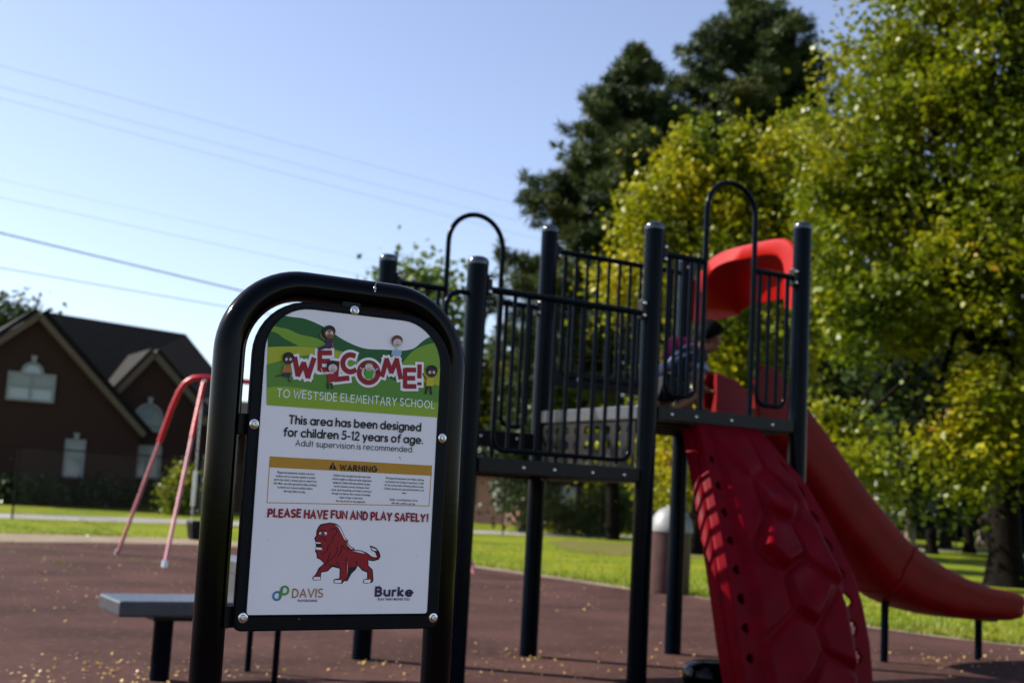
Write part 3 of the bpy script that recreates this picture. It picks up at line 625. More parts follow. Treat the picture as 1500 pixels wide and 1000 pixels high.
# slide
slide = MB()
ST = [((-.04, 1.70), (-.02, 2.14)), ((.10, 1.66), (.20, 2.10)), ((.27, 1.545), (.47, 1.90)), ((.47, 1.35), (.70, 1.70)), ((.68, 1.15), (.93, 1.485)), ((.88, .955), (1.14, 1.29)), ((1.10, .77), (1.36, 1.115)), ((1.33, .585), (1.57, .955)),
      ((1.55, .485), (1.77, .85)), ((1.80, .41), (2.0, .755)), ((2.10, .362), (2.24, .675)), ((2.45, .34), (2.52, .61)), ((2.86, .335), (2.86, .565)), ((2.93, .35), (2.93, .545))]
SWH = .255; SC0 = S/2; rows = []
def sec(B, T, grow=1.):
    B, T = np.array(B), np.array(T)
    def P(b, h, n=0.): q = B+(T-B)*h; return L(S+q[0], SC0+b, q[1])
    w = SWH
    pr = [(-w, .96), (-w-.012, .72), (-w+.005, .5), (-w-.006, .3), (-w+.03, .08), (-w+.10, 0), (0, -.01), (w-.10, 0), (w-.03, .08), (w+.006, .3), (w-.005, .5), (w+.012, .72), (w, .96), (w-.015, 1.0), (w-.04, .97), (w-.05, .85), (w-.065, .4), (w-.11, .22), (0, .17), (-w+.11, .22), (-w+.065, .4), (-w+.05, .85), (-w+.04, .97), (-w+.015, 1.0)]
    return [P(b, h) for b, h in pr]
def lerp(a, b, t): return tuple(np.array(a)+(np.array(b)-np.array(a))*t)
fine = []
for i in range(len(ST)-1):
    for t in (0, .33, .66): fine.append((lerp(ST[i][0], ST[i+1][0], t), lerp(ST[i][1], ST[i+1][1], t)))
fine.append(ST[-1])
for B, T in fine: r_ = sec(B, T); rows.append(r_+[r_[0]])
slide.grid(rows)
slide.poly(rows[0][:-1]); slide.poly(rows[-1][:-1][::-1])
so_ = slide.build('slide', M['red'], ps, angle=50); so_['label'] = 'red plastic slide chute running down to the right'
def band(i, e=.010):
    rws = []
    for B, T, q in ((fine[i][0], fine[i][1], 0), (fine[i][0], fine[i][1], 1), (lerp(fine[i][0], fine[i+1][0], .35), lerp(fine[i][1], fine[i+1][1], .35), 1), (lerp(fine[i][0], fine[i+1][0], .35), lerp(fine[i][1], fine[i+1][1], .35), 0)):
        r_ = sec(B, T); c = sum(r_)/len(r_); rws.append([p+(p-c)/np.linalg.norm(p-c)*e*q for p in r_[:12]])
    MB().grid(rws).build('section_flange', M['red'], so_, angle=30)
band(6); band(22)
for a, zt in ((1.585, .50), (2.685, .33)):
    q = L(S+a, SC0, 0); MB().tube([q-zz*.05, q+zz*(zt+.02)], .030, 16).build('slide_leg', M['post'], so_)
    MB().cbox(q+zz*zt, u*.10, v*.30, zz*.012).build('bracket', M['black'], so_, smooth=False)
# hood over the slide entrance
hd = MB()
def hoodrow(a, wo_, zt, zs_, n=34, pw=3.4):
    out = []
    for i in range(n+1):
        t = math.pi*i/n; c, s_ = math.cos(t), math.sin(t)
        out.append(L(S+a*(.26+.74*(c+1)/2), SC0+wo_*math.copysign(abs(c)**(2/(3.2 if c > 0 else 5.5)), c), zs_+(zt-zs_)*abs(s_)**(2/(3.2 if c > 0 else 5.5))))
    return out
hr = [hoodrow(.02, .58, 3.085, 2.56), hoodrow(.05, .59, 3.095, 2.545), hoodrow(.10, .57, 3.075, 2.57), hoodrow(.20, .55, 3.02, 2.60), hoodrow(.30, .53, 2.92, 2.63), hoodrow(.38, .51, 2.80, 2.65), hoodrow(.41, .49, 2.72, 2.655)]
hi = [hoodrow(.40, .47, 2.69, 2.65), hoodrow(.36, .47, 2.75, 2.64), hoodrow(.28, .48, 2.86, 2.62), hoodrow(.18, .48, 2.94, 2.59), hoodrow(.09, .48, 2.97, 2.565), hoodrow(.03, .47, 2.975, 2.56), hoodrow(.0, .50, 2.99, 2.55), hoodrow(.02, .58, 3.085, 2.56)]
hd.grid(hr+hi)
ho_ = hd.build('slide_hood', M['redh'], ps, angle=60); ho_['label'] = 'red arched hood over the slide entrance'
for b, sgn in ((SC0-.555, -1), (SC0+.555, 1)):          # ears that bolt the hood to the two posts
    MB().extr([L(S+.02, b, 2.56), L(S+.02, b+sgn*.045, 2.60), L(S+.02, b+sgn*.045, 2.92), L(S+.02, b-sgn*.03, 2.86)], u*.05).build('hood_ear', M['redh'], ho_, smooth=False, bevel=.008)
    MB().tube([L(S+.0, b+sgn*.02, 2.98), L(S-.03, b+sgn*.05, 3.0)], .014, 8).build('hood_bolt', M['bolt'], ho_)
# side walls of the slide entrance
for b in (SC0-.30, SC0+.30):
    MB().extr([L(S-.06, b-.02, ZB+.02), L(S+.16, b-.02, ZB-.06), L(S+.22, b-.02, 2.02), L(S+.12, b-.02, 2.14), L(S-.05, b-.02, 2.16), L(S-.10, b-.02, 2.05)], v*.045).build('entry_side', M['red'], so_, smooth=False, bevel=.012)

# moulded climbing wall in front of the upper deck
prof = [(1.662, .28, .03), (1.6, .31, .10), (1.3, .44, .36), (1.05, .50, .52), (.77, .555, .675), (.57, .568, .75), (.34, .57, .814), (.1, .548, .866), (-.03, .53, .885)]
pz = np.array([p[0] for p in prof])[::-1]; ph = np.array([p[1] for p in prof])[::-1]; pd = np.array([p[2] for p in prof])[::-1]
NA, NT = 84, 150; UC = .645
plates = [[(-.12, .10), (.22, .12), (.34, .20), (.05, .23)], [(-.05, .27), (.30, .245), (.42, .33), (.30, .40), (-.12, .40)], [(-.10, .44), (.12, .43), (.40, .53), (.36, .57), (.0, .55)], [(.10, .60), (.42, .595), (.48, .74), (.26, .82), (.02, .74)],
          [(-.42, .30), (-.18, .24), (-.16, .44), (-.40, .52)], [(-.35, .60), (-.05, .58), (.08, .80), (-.02, .97), (-.30, .97)], [(.22, .86), (.55, .78), (.58, .99), (.12, .99)], [(-.2, .03), (.1, .01), (.12, .07), (-.1, .085)]]
hts = [.075, .085, .07, .05, .04, .045, .05, .06]
def inside(poly, a, t):
    m_ = 1e9; n = len(poly); sg = 0
    A = sum(poly[i][0]*poly[(i+1) % n][1]-poly[(i+1) % n][0]*poly[i][1] for i in range(n))
    for i in range(n):
        (xa, ya), (xb, yb) = poly[i], poly[(i+1) % n]; ex, ey = (xb-xa), (yb-ya)*3.3; l = math.hypot(ex, ey)
        d = ((a-xa)*-ey+((t-ya)*3.3)*ex)/l*(1 if A > 0 else -1); m_ = min(m_, d)
    return m_
CS = [(-.05, .10, .05, .2), (.45, .16, .05, .1), (.10, .27, .085, .5), (-.42, .30, .045, .1), (-.05, .42, .10, .6), (.42, .44, .06, .3), (.15, .60, .08, .45), (-.45, .62, .05, .1), (.48, .74, .06, .2), (-.15, .80, .065, .3), (.25, .95, .06, .1)]
def cl(a, t):
    z = 1.662+(-.03-1.662)*t; h = np.interp(z, pz, ph); d = np.interp(z, pz, pd)
    ds = sorted((math.hypot((a-x)*.95, (t-y)*2.6), i) for i, (x, y, _, _) in enumerate(CS)); i = ds[0][1]; x, y, hh, sl_ = CS[i]
    g = min(1, (ds[1][0]-ds[0][0])/.12); k = min(1, max(0, (.70-abs(a))/.10)); k = k*k*(3-2*k)*min(1, t/.05)
    wv = .5+.5*math.sin(7*a+3*math.sin(11*t))*math.sin(19*t+2*a); b = (.02+(hh*.75-.02)*g*g*(3-2*g)*(.7+.5*wv)+sl_*(t-y)*.62*g)*k
    if abs(a) > .93: b -= (abs(a)-.93)/.07*.05
    return L(UC+a*h, -d-b*.85, z+b*.5)
holes = [(sg*(.70 if sg > 0 else .80), .14+.098*k) for k in range(8) for sg in (-1, 1)]
cm = MB(); idx = {}
av = np.linspace(-1, 1, NA+1); tv = np.linspace(0, 1, NT+1)
cm.v = [tuple(cl(a, t)) for t in tv for a in av]
for i in range(NT):
    for j in range(NA):
        a, t = (av[j]+av[j+1])/2, (tv[i]+tv[i+1])/2
        if any(((a-x)/(.078 if x > 0 else .05))**2+((t-y)/(.026 if x > 0 else .016))**2 < 1 for x, y in holes): continue
        n = i*(NA+1)+j; cm.f.append((n, n+NA+1, n+NA+2, n+1))
co = cm.build('climbing_wall', M['redc'], ps, angle=50); co['label'] = 'red moulded climbing wall with rows of hand holes'
ms = co.modifiers.new('thick', 'SOLIDIFY'); ms.thickness = .022; ms.offset = 1 if False else -1
for sg in (-1, 1):                                # rolled side flange, turned in again at the back
    fl = MB(); rws = [[], [], []]; bk2 = [[], []]
    for t in np.linspace(0, 1, 60):
        p = cl(sg, t); rws[0].append(p); fd = .10 if sg < 0 else .04; rws[1].append(p+v*fd-u*sg*.004); rws[2].append(p+v*(fd+.02)-u*sg*(.03 if sg < 0 else .006)); q = p+v*.022+zz*.012; bk2[0].append(q-u*sg*.02); bk2[1].append(q-u*sg*.26)
    fl.grid(rws)
    if sg < 0: fl.grid(bk2)
    f_ = fl.build('side_flange', M['redc'], co); q = f_.modifiers.new('thick', 'SOLIDIFY'); q.thickness = .012; q.offset = 0

# domed pod at the foot of the climber
pp = gp(1032, 998); pp = np.array([pp[0]+.02, pp[1]-.12, 0]); pod = thing('stepping_pod', pp, 'low black domed stepping pod at the left foot of the red climbing wall', 'stepping pod')
MB().lathe(pp, [(0, 0), (.17, 0), (.185, .03), (.18, .09), (.16, .125), (.11, .15), (.05, .158), (0, .16)], 28).build('dome', M['pipe'], pod)

# ------------------------------------------------------------------ welcome sign
so0 = at(497, 690, 2.6); SO = np.array([so0[0], so0[1], 0.]); TILT = .0105
us = u*math.cos(TILT)+zz*math.sin(TILT); vs_ = -u*math.sin(TILT)+zz*math.cos(TILT)
def G(s, z, k=0.): return SO+us*s+vs_*(z-1.13)+zz*1.13-v*k     # sign plane: s to the right, z up, k metres towards the reader
sign = thing('welcome_sign', (SO[0], SO[1], 0), 'black tube framed playground welcome sign with printed white and green panel', 'sign')
PL, PRr, PT, RC, pr_ = -.2435, .2605, 1.5085, .150, .0318
tp = [np.array([*(SO+u*PL)[:2], -.05]), G(PL, .7), G(PL, 1.1)]+[G(PL+RC-RC*math.cos(R(t)), PT-RC+RC*math.sin(R(t))) for t in range(0, 91, 6)]+[G(PRr-RC+RC*math.sin(R(t)), PT-RC+RC*math.cos(R(t))) for t in range(0, 91, 6)]+[G(PRr, 1.1), G(PRr, .7), np.array([*(SO+u*PRr)[:2], -.05])]
MB().tube([p+v*.024 for p in tp], pr_, 40).build('frame_tube', M['pipe'], sign)
def rrect(x0, x1, z0, z1, rb, rt, n=10):
    p = arc(x1-rb, z0+rb, rb, -90, 0, n)+arc(x1-rt, z1-rt, rt, 0, 90, n)+arc(x0+rt, z1-rt, rt, 90, 180, n)+arc(x0+rb, z0+rb, rb, 180, 270, n); return p
bd = rrect(-.2065, .2405, .811, 1.4725, .016, .116)
board = MB().extr([G(s, z, .0) for s, z in bd], -v*.016).build('panel_board', M['border'], sign, bevel=.003, smooth=False)
FK = .0165                                                   # front of the board
fc = rrect(-.1835, .2120, .843, 1.4575, .006, .094)
# the print lies under a black edging that is a hair proud
ring = MB(); inn = fc; outr = rrect(-.1875, .2160, .839, 1.4615, .009, .098)
for i in range(len(inn)):
    j = (i+1) % len(inn); ring.poly([G(*outr[i], FK+.0004), G(*outr[j], FK+.0004), G(*inn[j], FK+.0012), G(*inn[i], FK+.0012)])
def sheet2(name, polys, k, m, par):
    mb = MB()
    for i, pz_ in enumerate(polys): mb.poly([G(s, z, FK+k+i*.00004) for s, z in pz_])
    return mb.build(name, m, par, smooth=False)
face = sheet2('printed_face', [fc], .0002, M['white'], board)
C_ = dict(dg=(.016, .115, .022), mg=(.10, .26, .028), lg=(.20, .37, .024), ye=(.42, .46, .02), lm=(.27, .42, .022), rd=(.30, .006, .014), wh=(.90, .88, .87), bk=(.006, .006, .009), am=(.52, .26, .02), pu=(.035, .018, .075), or_=(.36, .15, .045), bl=(.035, .22, .45), gn=(.10, .30, .025), pale=(.74, .86, .74))
for k_, c in C_.items(): M['s_'+k_] = flat('print_'+k_, c)
def Z1(X, Y): x, y = 360+X/5, 430+Y/5; p = onplane(x, y, SO, u); return (float((p-SO)@us), float(1.13+(p-SO-zz*1.13)@vs_))
def Z8(X, Y): return Z1((380+X/5.769-360)*5, (480+Y/5.769-430)*5)
def Zp(x, y): return Z1((x-360)*5, (y-430)*5)
# clip polygons to the printed area
def clip(poly, win):
    out = poly
    for i in range(len(win)):
        a, b = win[i], win[(i+1) % len(win)]; ins = lambda p: (b[0]-a[0])*(p[1]-a[1])-(b[1]-a[1])*(p[0]-a[0]) >= -1e-12
        if abs(a[0]-b[0])+abs(a[1]-b[1]) < 1e-9: continue
        res = []
        for k in range(len(out)):
            p, q = out[k], out[(k+1) % len(out)]
            if ins(p): res.append(p)
            if ins(p) != ins(q):
                d1 = (b[0]-a[0])*(p[1]-a[1])-(b[1]-a[1])*(p[0]-a[0]); d2 = (b[0]-a[0])*(q[1]-a[1])-(b[1]-a[1])*(q[0]-a[0]); t = d1/(d1-d2); res.append((p[0]+t*(q[0]-p[0]), p[1]+t*(q[1]-p[1])))
        out = res
        if not out: break
    return out
art = [q for q in clip(fc, [(-.3, 1.2545), (.3, 1.2585), (.3, 1.6), (-.3, 1.6)])]
def smoothp(pts, n=6):                                        # Catmull-Rom through traced points
    P = [pts[0]]+list(pts)+[pts[-1]]; out = []
    for i in range(1, len(P)-2):
        p0, p1, p2, p3 = map(np.array, (P[i-1], P[i], P[i+1], P[i+2]))
        for k in range(n):
            t = k/n; out.append(tuple(.5*((2*p1)+(-p0+p2)*t+(2*p0-5*p1+4*p2-p3)*t*t+(-p0+3*p1-3*p2+p3)*t**3)))
    return out+[tuple(pts[-1])]
def hill(name, topline, closing, c, k): 
    pts = [Z1(*q) for q in smoothp(topline)]+[Z1(*q) for q in closing]; A = clip(pts[::-1] if sum(pts[i][0]*pts[(i+1) % len(pts)][1]-pts[(i+1) % len(pts)][0]*pts[i][1] for i in range(len(pts))) < 0 else pts, art)
    return sheet2(name, [A], k, M['s_'+c], board)
hill('printed_hill', [(150, 150), (280, 172), (360, 182), (450, 215), (540, 262), (620, 318), (700, 362), (780, 394), (850, 407), (960, 410), (1060, 418), (1130, 412), (1180, 395), (1230, 352), (1290, 315), (1400, 270)], [(1400, 900), (90, 900)], 'dg', .0005)
hill('printed_hill', [(100, 225), (185, 248), (250, 262), (330, 298), (420, 318), (480, 338), (540, 372), (600, 410), (760, 450)], [(760, 900), (90, 900)], 'lg', .0007)
hill('printed_hill', [(100, 270), (165, 290), (220, 330), (320, 380)], [(320, 384), (100, 392)], 'dg', .0009)
hill('printed_hill', [(1060, 520), (1090, 500), (1150, 430), (1220, 388), (1320, 360), (1420, 345)], [(1420, 900), (1000, 900)], 'lg', .0009)
hill('printed_hill', [(100, 392), (200, 388), (300, 388), (400, 394), (500, 405), (600, 424), (660, 440)], [(660, 700), (100, 700)], 'ye', .0011)
hill('printed_hill', [(1150, 590), (1240, 562), (1300, 560), (1420, 540)], [(1420, 760), (1150, 760)], 'ye', .0011)
hill('printed_hill', [(90, 520), (160, 500), (260, 470), (400, 450), (520, 470), (600, 560), (700, 590), (900, 590), (1050, 640), (1200, 640), (1420, 690)], [(1420, 960), (90, 960)], 'mg', .0013)
hill('printed_hill', [(90, 690), (180, 680), (330, 690), (520, 730), (740, 760), (1000, 790), (1200, 800), (1420, 790)], [(1420, 990), (90, 960)], 'lm', .0015)
ring.build('edging', M['border'], board, smooth=False)

def ribbon(mb, pts, w, k, capext=.5, closed=False):
    pts = [np.array(p, float) for p in pts]; n = len(pts); Lp, Rp = [], []
    for i in range(n):
        a = pts[i]-pts[i-1] if i > 0 or closed else None; b = pts[(i+1) % n]-pts[i] if i < n-1 or closed else None
        if a is None: a = b
        if b is None: b = a
        a = a/(np.linalg.norm(a)+1e-12); b = b/(np.linalg.norm(b)+1e-12); na, nb = np.array([-a[1], a[0]]), np.array([-b[1], b[0]])
        m_ = na+nb; l = np.linalg.norm(m_); m_ = m_/l if l > 1e-6 else na; sc = 1/max(.5, m_@na); p = pts[i].copy()
        if not closed and i == 0: p = p-b*w*capext
        if not closed and i == n-1: p = p+a*w*capext
        Lp.append(p+m_*w*.5*sc); Rp.append(p-m_*w*.5*sc)
    if closed: Lp.append(Lp[0]); Rp.append(Rp[0])
    mb.grid([[G(*p, k) for p in Rp], [G(*p, k) for p in Lp]])
# chunky WELCOME! letters traced as strokes
WL = [[(225, 255), (250, 400)], [(250, 400), (300, 300)], [(300, 300), (335, 415)], [(335, 415), (385, 262)],
      [(435, 205), (435, 355)], [(440, 212), (530, 212)], [(440, 282), (515, 282)], [(440, 352), (505, 352)],
      [(582, 290), (570, 440)], [(572, 436), (675, 424)],
      [tuple(p) for p in arc(695, 300, 66, 52, 300, 14, 72)][::-1],
      [tuple(p) for p in arc(848, 378, 80, 0, 360, 28, 84)],
      [(962, 405), (1000, 268)], [(1000, 268), (1040, 375)], [(1040, 375), (1085, 268)], [(1085, 268), (1118, 425)],
      [(1155, 350), (1155, 500)], [(1160, 356), (1240, 356)], [(1160, 425), (1232, 425)], [(1160, 494), (1242, 494)],
      [(1278, 318), (1276, 418)], [(1276, 468), (1276, 476)]]
def flipy(st): return [Z8(x, y) for x, y in st]
SCL = np.linalg.norm(np.array(Z8(100, 300))-np.array(Z8(200, 300)))/100
mo, mi = MB(), MB()
for i, st in enumerate(WL):
    q = flipy(st); w = 40 if 4 <= i <= 7 or i >= 16 else 42
    ribbon(mo, q, (w+42)*SCL, FK+.0017+i*.00003, .36); ribbon(mi, q, w*SCL, FK+.0026+i*.00003, .22)
mo.build('welcome_outline', M['s_wh'], board, smooth=False); mi.build('welcome_lettering', M['s_rd'], board, smooth=False)
# printed cartoon children
def ell(cx, cy, rx, ry, n=18): return [Z8(cx+rx*math.cos(2*math.pi*i/n), cy-ry*math.sin(2*math.pi*i/n)) for i in range(n)]
SKIN = dict(a=(.07, .022, .012), b=(.30, .12, .05), c=(.66, .50, .46))
for k_, c in SKIN.items(): M['sk_'+k_] = flat('print_skin_'+k_, c)
for k_, c in dict(navy=(.02, .03, .08), pur=(.06, .015, .09), orr=(.45, .17, .03), tred=(.36, .012, .02), tgr=(.08, .36, .02), tye=(.55, .48, .02), tbl=(.32, .48, .66), hbr=(.16, .045, .02), hbl=(.008, .006, .008)).items(): M['ck_'+k_] = flat('print_cloth_'+k_, c)
def kid(cx, cy, r, skin, hair, shirt, legs, body, limbs_, pose=0):
    """a small printed child: hair, face, eyes, body and stroke limbs, all in sign-trace pixels"""
    t = .0036; layers = []
    k0 = MB(); [ribbon(k0, flipy(l), 9*SCL, FK+t+.0001*i, .3) for i, l in enumerate(limbs_)]; o = k0.build('printed_child', M['sk_'+skin], board, smooth=False)
    if legs:
        k1 = MB(); [ribbon(k1, flipy(l), w*SCL, FK+t+.0004+.0001*i, .3) for i, (l, w) in enumerate(legs[1])]; k1.build('trousers', M['ck_'+legs[0]], o, smooth=False)
    k2 = MB(); k2.poly([G(*Z8(*q), FK+t+.0008) for q in body][::-1]); k2.build('shirt', M['ck_'+shirt], o, smooth=False)
    k3 = MB(); k3.poly([G(*q, FK+t+.0010) for q in ell(cx, cy-r*.22, r*1.12, r*1.06)]); k3.build('hair', M['ck_'+hair], o, smooth=False)
    k4 = MB(); k4.poly([G(*q, FK+t+.0012) for q in ell(cx+r*.05, cy+r*.22, r*.88, r*.80)]); k4.build('face', M['sk_'+skin], o, smooth=False)
    k5 = MB(); [k5.poly([G(*q, FK+t+.0014) for q in ell(cx+sx*r*.38, cy+r*.12, r*.24, r*.27, 10)]) for sx in (-1, 1)]; k5.build('eyes', M['s_wh'], o, smooth=False)
    k6 = MB(); [k6.poly([G(*q, FK+t+.0016) for q in ell(cx+sx*r*.34, cy+r*.16, r*.11, r*.13, 8)]) for sx in (-1, 1)]; ribbon(k6, [Z8(cx-r*.3, cy+r*.62), Z8(cx, cy+r*.72), Z8(cx+r*.32, cy+r*.58)], 4*SCL, FK+t+.0017); k6.build('pupils', M['s_bk'], o, smooth=False)
kid(168, 262, 44, 'a', 'hbl', 'orr', ('navy', [([(130, 395), (175, 398)], 34)]), [(128, 320), (190, 312), (196, 378), (112, 378)], [[(180, 330), (150, 350), (185, 352)], [(125, 400), (80, 402), (64, 412)], [(168, 405), (172, 450), (190, 452)]])
kid(512, 42, 48, 'b', 'hbl', 'pur', ('navy', [([(520, 165), (480, 160), (425, 182)], 26)]), [(478, 95), (542, 98), (530, 168), (490, 160)], [[(478, 105), (445, 80), (440, 55)], [(538, 105), (545, 170)]])
kid(1086, 118, 42, 'c', 'hbr', 'tbl', None, [(1042, 188), (1126, 190), (1120, 236), (1036, 236)], [[(1085, 160), (1085, 190)]])
kid(540, 332, 44, 'c', 'hbl', 'tred', ('hbl', [([(500, 468), (505, 512)], 13), ([(528, 470), (540, 512)], 13)]), [(498, 388), (560, 388), (580, 450), (500, 462)], [[(500, 395), (455, 372), (445, 345)], [(525, 440), (570, 438)]])
kid(846, 325, 40, 'c', 'hbr', 'tgr', None, [(806, 360), (890, 362), (876, 432), (820, 432)], [[(810, 372), (785, 345), (775, 338)], [(888, 372), (915, 350), (925, 344)]])
kid(1378, 372, 44, 'a', 'hbl', 'tye', ('hbl', [([(1342, 490), (1328, 555)], 16), ([(1365, 490), (1375, 560)], 16)]), [(1335, 425), (1400, 422), (1392, 492), (1330, 490)], [[(1335, 430), (1312, 405), (1305, 385)], [(1345, 462), (1388, 462)]])

# a small stroke alphabet: capitals (hand lettered or plain) and round geometric lower case
A_ = lambda cx, cy, r, a0, a1, ry=None, n=10: arc(cx, cy, r, a0, a1, n, ry)
UPC = {'A': (.74, [[(0, 0), (.37, 1), (.74, 0)], [(.13, .33), (.61, .33)]]), 'B': (.56, [[(0, 0), (0, 1), (.28, 1)]+A_(.28, .76, .24, 90, -90)+[(0, .52)], [(.0, .52), (.3, .52)]+A_(.3, .26, .26, 90, -90)+[(0, 0)]]), 'C': (.74, [A_(.46, .5, .46, 50, 310, .5, 16)]), 'D': (.66, [[(0, 0), (0, 1), (.2, 1)]+A_(.2, .5, .46, 90, -90, .5, 14)+[(0, 0)]]),
       'E': (.52, [[(.52, 1), (0, 1), (0, 0), (.52, 0)], [(0, .52), (.44, .52)]]), 'F': (.5, [[(.52, 1), (0, 1), (0, 0)], [(0, .52), (.42, .52)]]), 'G': (.8, [A_(.46, .5, .46, 50, 360, .5, 16)+[(.5, .5)]]), 'H': (.66, [[(0, 0), (0, 1)], [(.66, 0), (.66, 1)], [(0, .52), (.66, .52)]]), 'I': (.02, [[(0, 0), (0, 1)]]), 'L': (.48, [[(0, 1), (0, 0), (.48, 0)]]), 'K': (.6, [[(0, 0), (0, 1)], [(.58, 1), (.04, .5), (.62, 0)]]),
       'M': (.86, [[(0, 0), (.14, 1), (.43, .2), (.72, 1), (.86, 0)]]), 'N': (.68, [[(0, 0), (0, 1), (.68, 0), (.68, 1)]]), 'O': (.9, [A_(.45, .5, .45, 90, 450, .5, 22)]), 'P': (.54, [[(0, 0), (0, 1), (.28, 1)]+A_(.28, .73, .27, 90, -90)+[(0, .46)]]), 'R': (.6, [[(0, 0), (0, 1), (.28, 1)]+A_(.28, .74, .26, 90, -90)+[(0, .48)], [(.24, .48), (.6, 0)]]),
       'S': (.56, [A_(.29, .745, .26, 40, 270, .255, 10)+A_(.27, .25, .28, 90, -140, .25, 10)]), 'T': (.64, [[(0, 1), (.64, 1)], [(.32, 1), (.32, 0)]]), 'U': (.64, [[(0, 1), (0, .32)]+A_(.32, .32, .32, 180, 360)+[(.64, 1)]]), 'V': (.72, [[(0, 1), (.36, 0), (.72, 1)]]), 'W': (1.02, [[(0, 1), (.25, 0), (.51, .85), (.77, 0), (1.02, 1)]]), 'Y': (.66, [[(0, 1), (.33, .48), (.66, 1)], [(.33, .48), (.33, 0)]]), '!': (.04, [[(0.02, 1), (0.02, .3)], [(0.02, .04), (0.02, .0)]]), ' ': (.2, [])}
x = .66; r = x/2
LOW = {'a': (x, [A_(r, r, r, 0, 360, None, 18), [(x, x), (x, 0)]]), 'b': (x, [[(0, 1), (0, 0)], A_(r, r, r, 0, 360, None, 18)]), 'c': (.56, [A_(r, r, r, 48, 312, None, 14)]), 'd': (x, [A_(r, r, r, 0, 360, None, 18), [(x, 1), (x, 0)]]), 'e': (x, [[(0.02, r), (x, r)]+A_(r, r, r, 0, 315, None, 16)]), 'f': (.32, [A_(.36, .78, .2, 70, 180, .22, 6)+[(.16, 0)], [(0, .64), (.36, .64)]]), 'g': (x, [A_(r, r, r, 0, 360, None, 18), [(x, x), (x, -.08)]+A_(r, -.02, r, 0, -150, .28, 8)]),
       'h': (.52, [[(0, 1), (0, 0)], [(0, .38)]+A_(.26, .38, .26, 180, 0, .27)+[(.52, 0)]]), 'i': (.02, [[(0, x), (0, 0)], [(0, .93), (0, .96)]]), 'l': (.02, [[(0, 1), (0, 0)]]), 'k': (.46, [[(0, 1), (0, 0)], [(.44, .66), (.04, .3), (.48, 0)]]), 'm': (.9, [[(0, x), (0, 0)], [(0, .4)]+A_(.225, .42, .225, 180, 0, .23)+[(.45, 0)], [(.45, .4)]+A_(.675, .42, .225, 180, 0, .23)+[(.9, 0)]]), 'n': (.52, [[(0, x), (0, 0)], [(0, .38)]+A_(.26, .38, .26, 180, 0, .27)+[(.52, 0)]]), 'o': (x, [A_(r, r, r, 0, 360, None, 18)]), 'p': (x, [[(0, x), (0, -.3)], A_(r, r, r, 0, 360, None, 18)]),
       'r': (.26, [[(0, x), (0, 0)], [(0, .36)]+A_(.24, .40, .24, 180, 80, .25, 6)]), 's': (.40, [A_(.2, .49, .18, 30, 270, .165, 8)+A_(.2, .165, .2, 90, -150, .165, 8)]), 't': (.3, [[(.14, .9), (.14, 0)], [(0, .64), (.3, .64)]]), 'u': (.52, [[(0, x), (0, .27)]+A_(.26, .27, .26, 180, 360, .27), [(.52, x), (.52, 0)]]), 'v': (.54, [[(0, x), (.27, 0), (.54, x)]]), 'w': (.8, [[(0, x), (.2, 0), (.4, x), (.6, 0), (.8, x)]]), 'y': (.54, [[(0, x), (.27, .02)], [(.54, x), (.17, -.3)]]),
       '5': (.54, [[(.5, 1), (.12, 1), (.06, .58)]+A_(.22, .32, .32, 118, -140, .32, 12)]), '1': (.2, [[(0, .86), (.16, 1), (.16, 0)]]), '2': (.54, [A_(.27, .73, .25, 170, -40, .27, 10)+[(.0, 0), (.56, 0)]]), '-': (.3, [[(0, .36), (.3, .36)]]), '.': (.04, [[(.02, .02), (.02, .05)]])}
def write(name, text, s0, s1, z0, z1, h, w, col, par, k=.0017, jit=0., gap=.2, bold=True):
    """one line from s0 to s1, baseline from z0 to z1, cap height h"""
    rg = random.Random(len(text)); adv = 0; items = []
    for ch in text:
        g = LOW.get(ch) if ch in LOW else UPC[ch]; items.append((adv, g)); adv += g[0]+(gap if ch != ' ' else .14)
    tot = adv-gap; sx = (s1-s0)/tot; mb = MB(); n = 0
    for a0, (wd_, sts) in items:
        dy = rg.uniform(-jit, jit)*h; rot = rg.uniform(-jit, jit)*.8; hs = 1+rg.uniform(-jit, jit)*.6
        for st in sts:
            q = []
            for (px, py) in st:
                X = (px-wd_/2); Yy = (py-.5)*hs; X, Yy = X*math.cos(rot)-Yy*math.sin(rot)*h/sx*.9, Yy+X*math.sin(rot)*sx/h*.9
                ss_ = s0+(a0+wd_/2+X)*sx; q.append((ss_, z0+(z1-z0)*((ss_-s0)/(s1-s0))+(Yy+.5)*h+dy))
            if np.hypot(q[0][0]-q[-1][0], q[0][1]-q[-1][1]) < 1e-7: ribbon(mb, q[:-1], w, FK+k+n*.00001, closed=True)
            else: ribbon(mb, q, w, FK+k+n*.00001, .35)
            n += 1
    return mb.build(name, M['s_'+col], par, smooth=False)
def base_(s, z): return z
Q = lambda x, y: Zp(x, y)
a, b = Q(393, 580.5), Q(623, 597.5); write('school_name', 'TO WESTSIDE ELEMENTARY SCHOOL', a[0], b[0], a[1], b[1], .0152, .0025, 'pale', board, .0020, .06, .3)
a, b = Q(411, 619.5), Q(603, 630.5); write('age_notice', 'This area has been designed', a[0], b[0], a[1], b[1], .0160, .0031, 'bk', board, gap=.28)
a, b = Q(403, 637.5), Q(606, 649); write('age_notice', 'for children 5-12 years of age.', a[0], b[0], a[1], b[1], .0160, .0031, 'bk', board, gap=.28)
a, b = Q(420.5, 652), Q(592, 661.5); write('supervision_notice', 'Adult supervision is recommended.', a[0], b[0], a[1], b[1], .0120, .00135, 'bk', board, gap=.27)
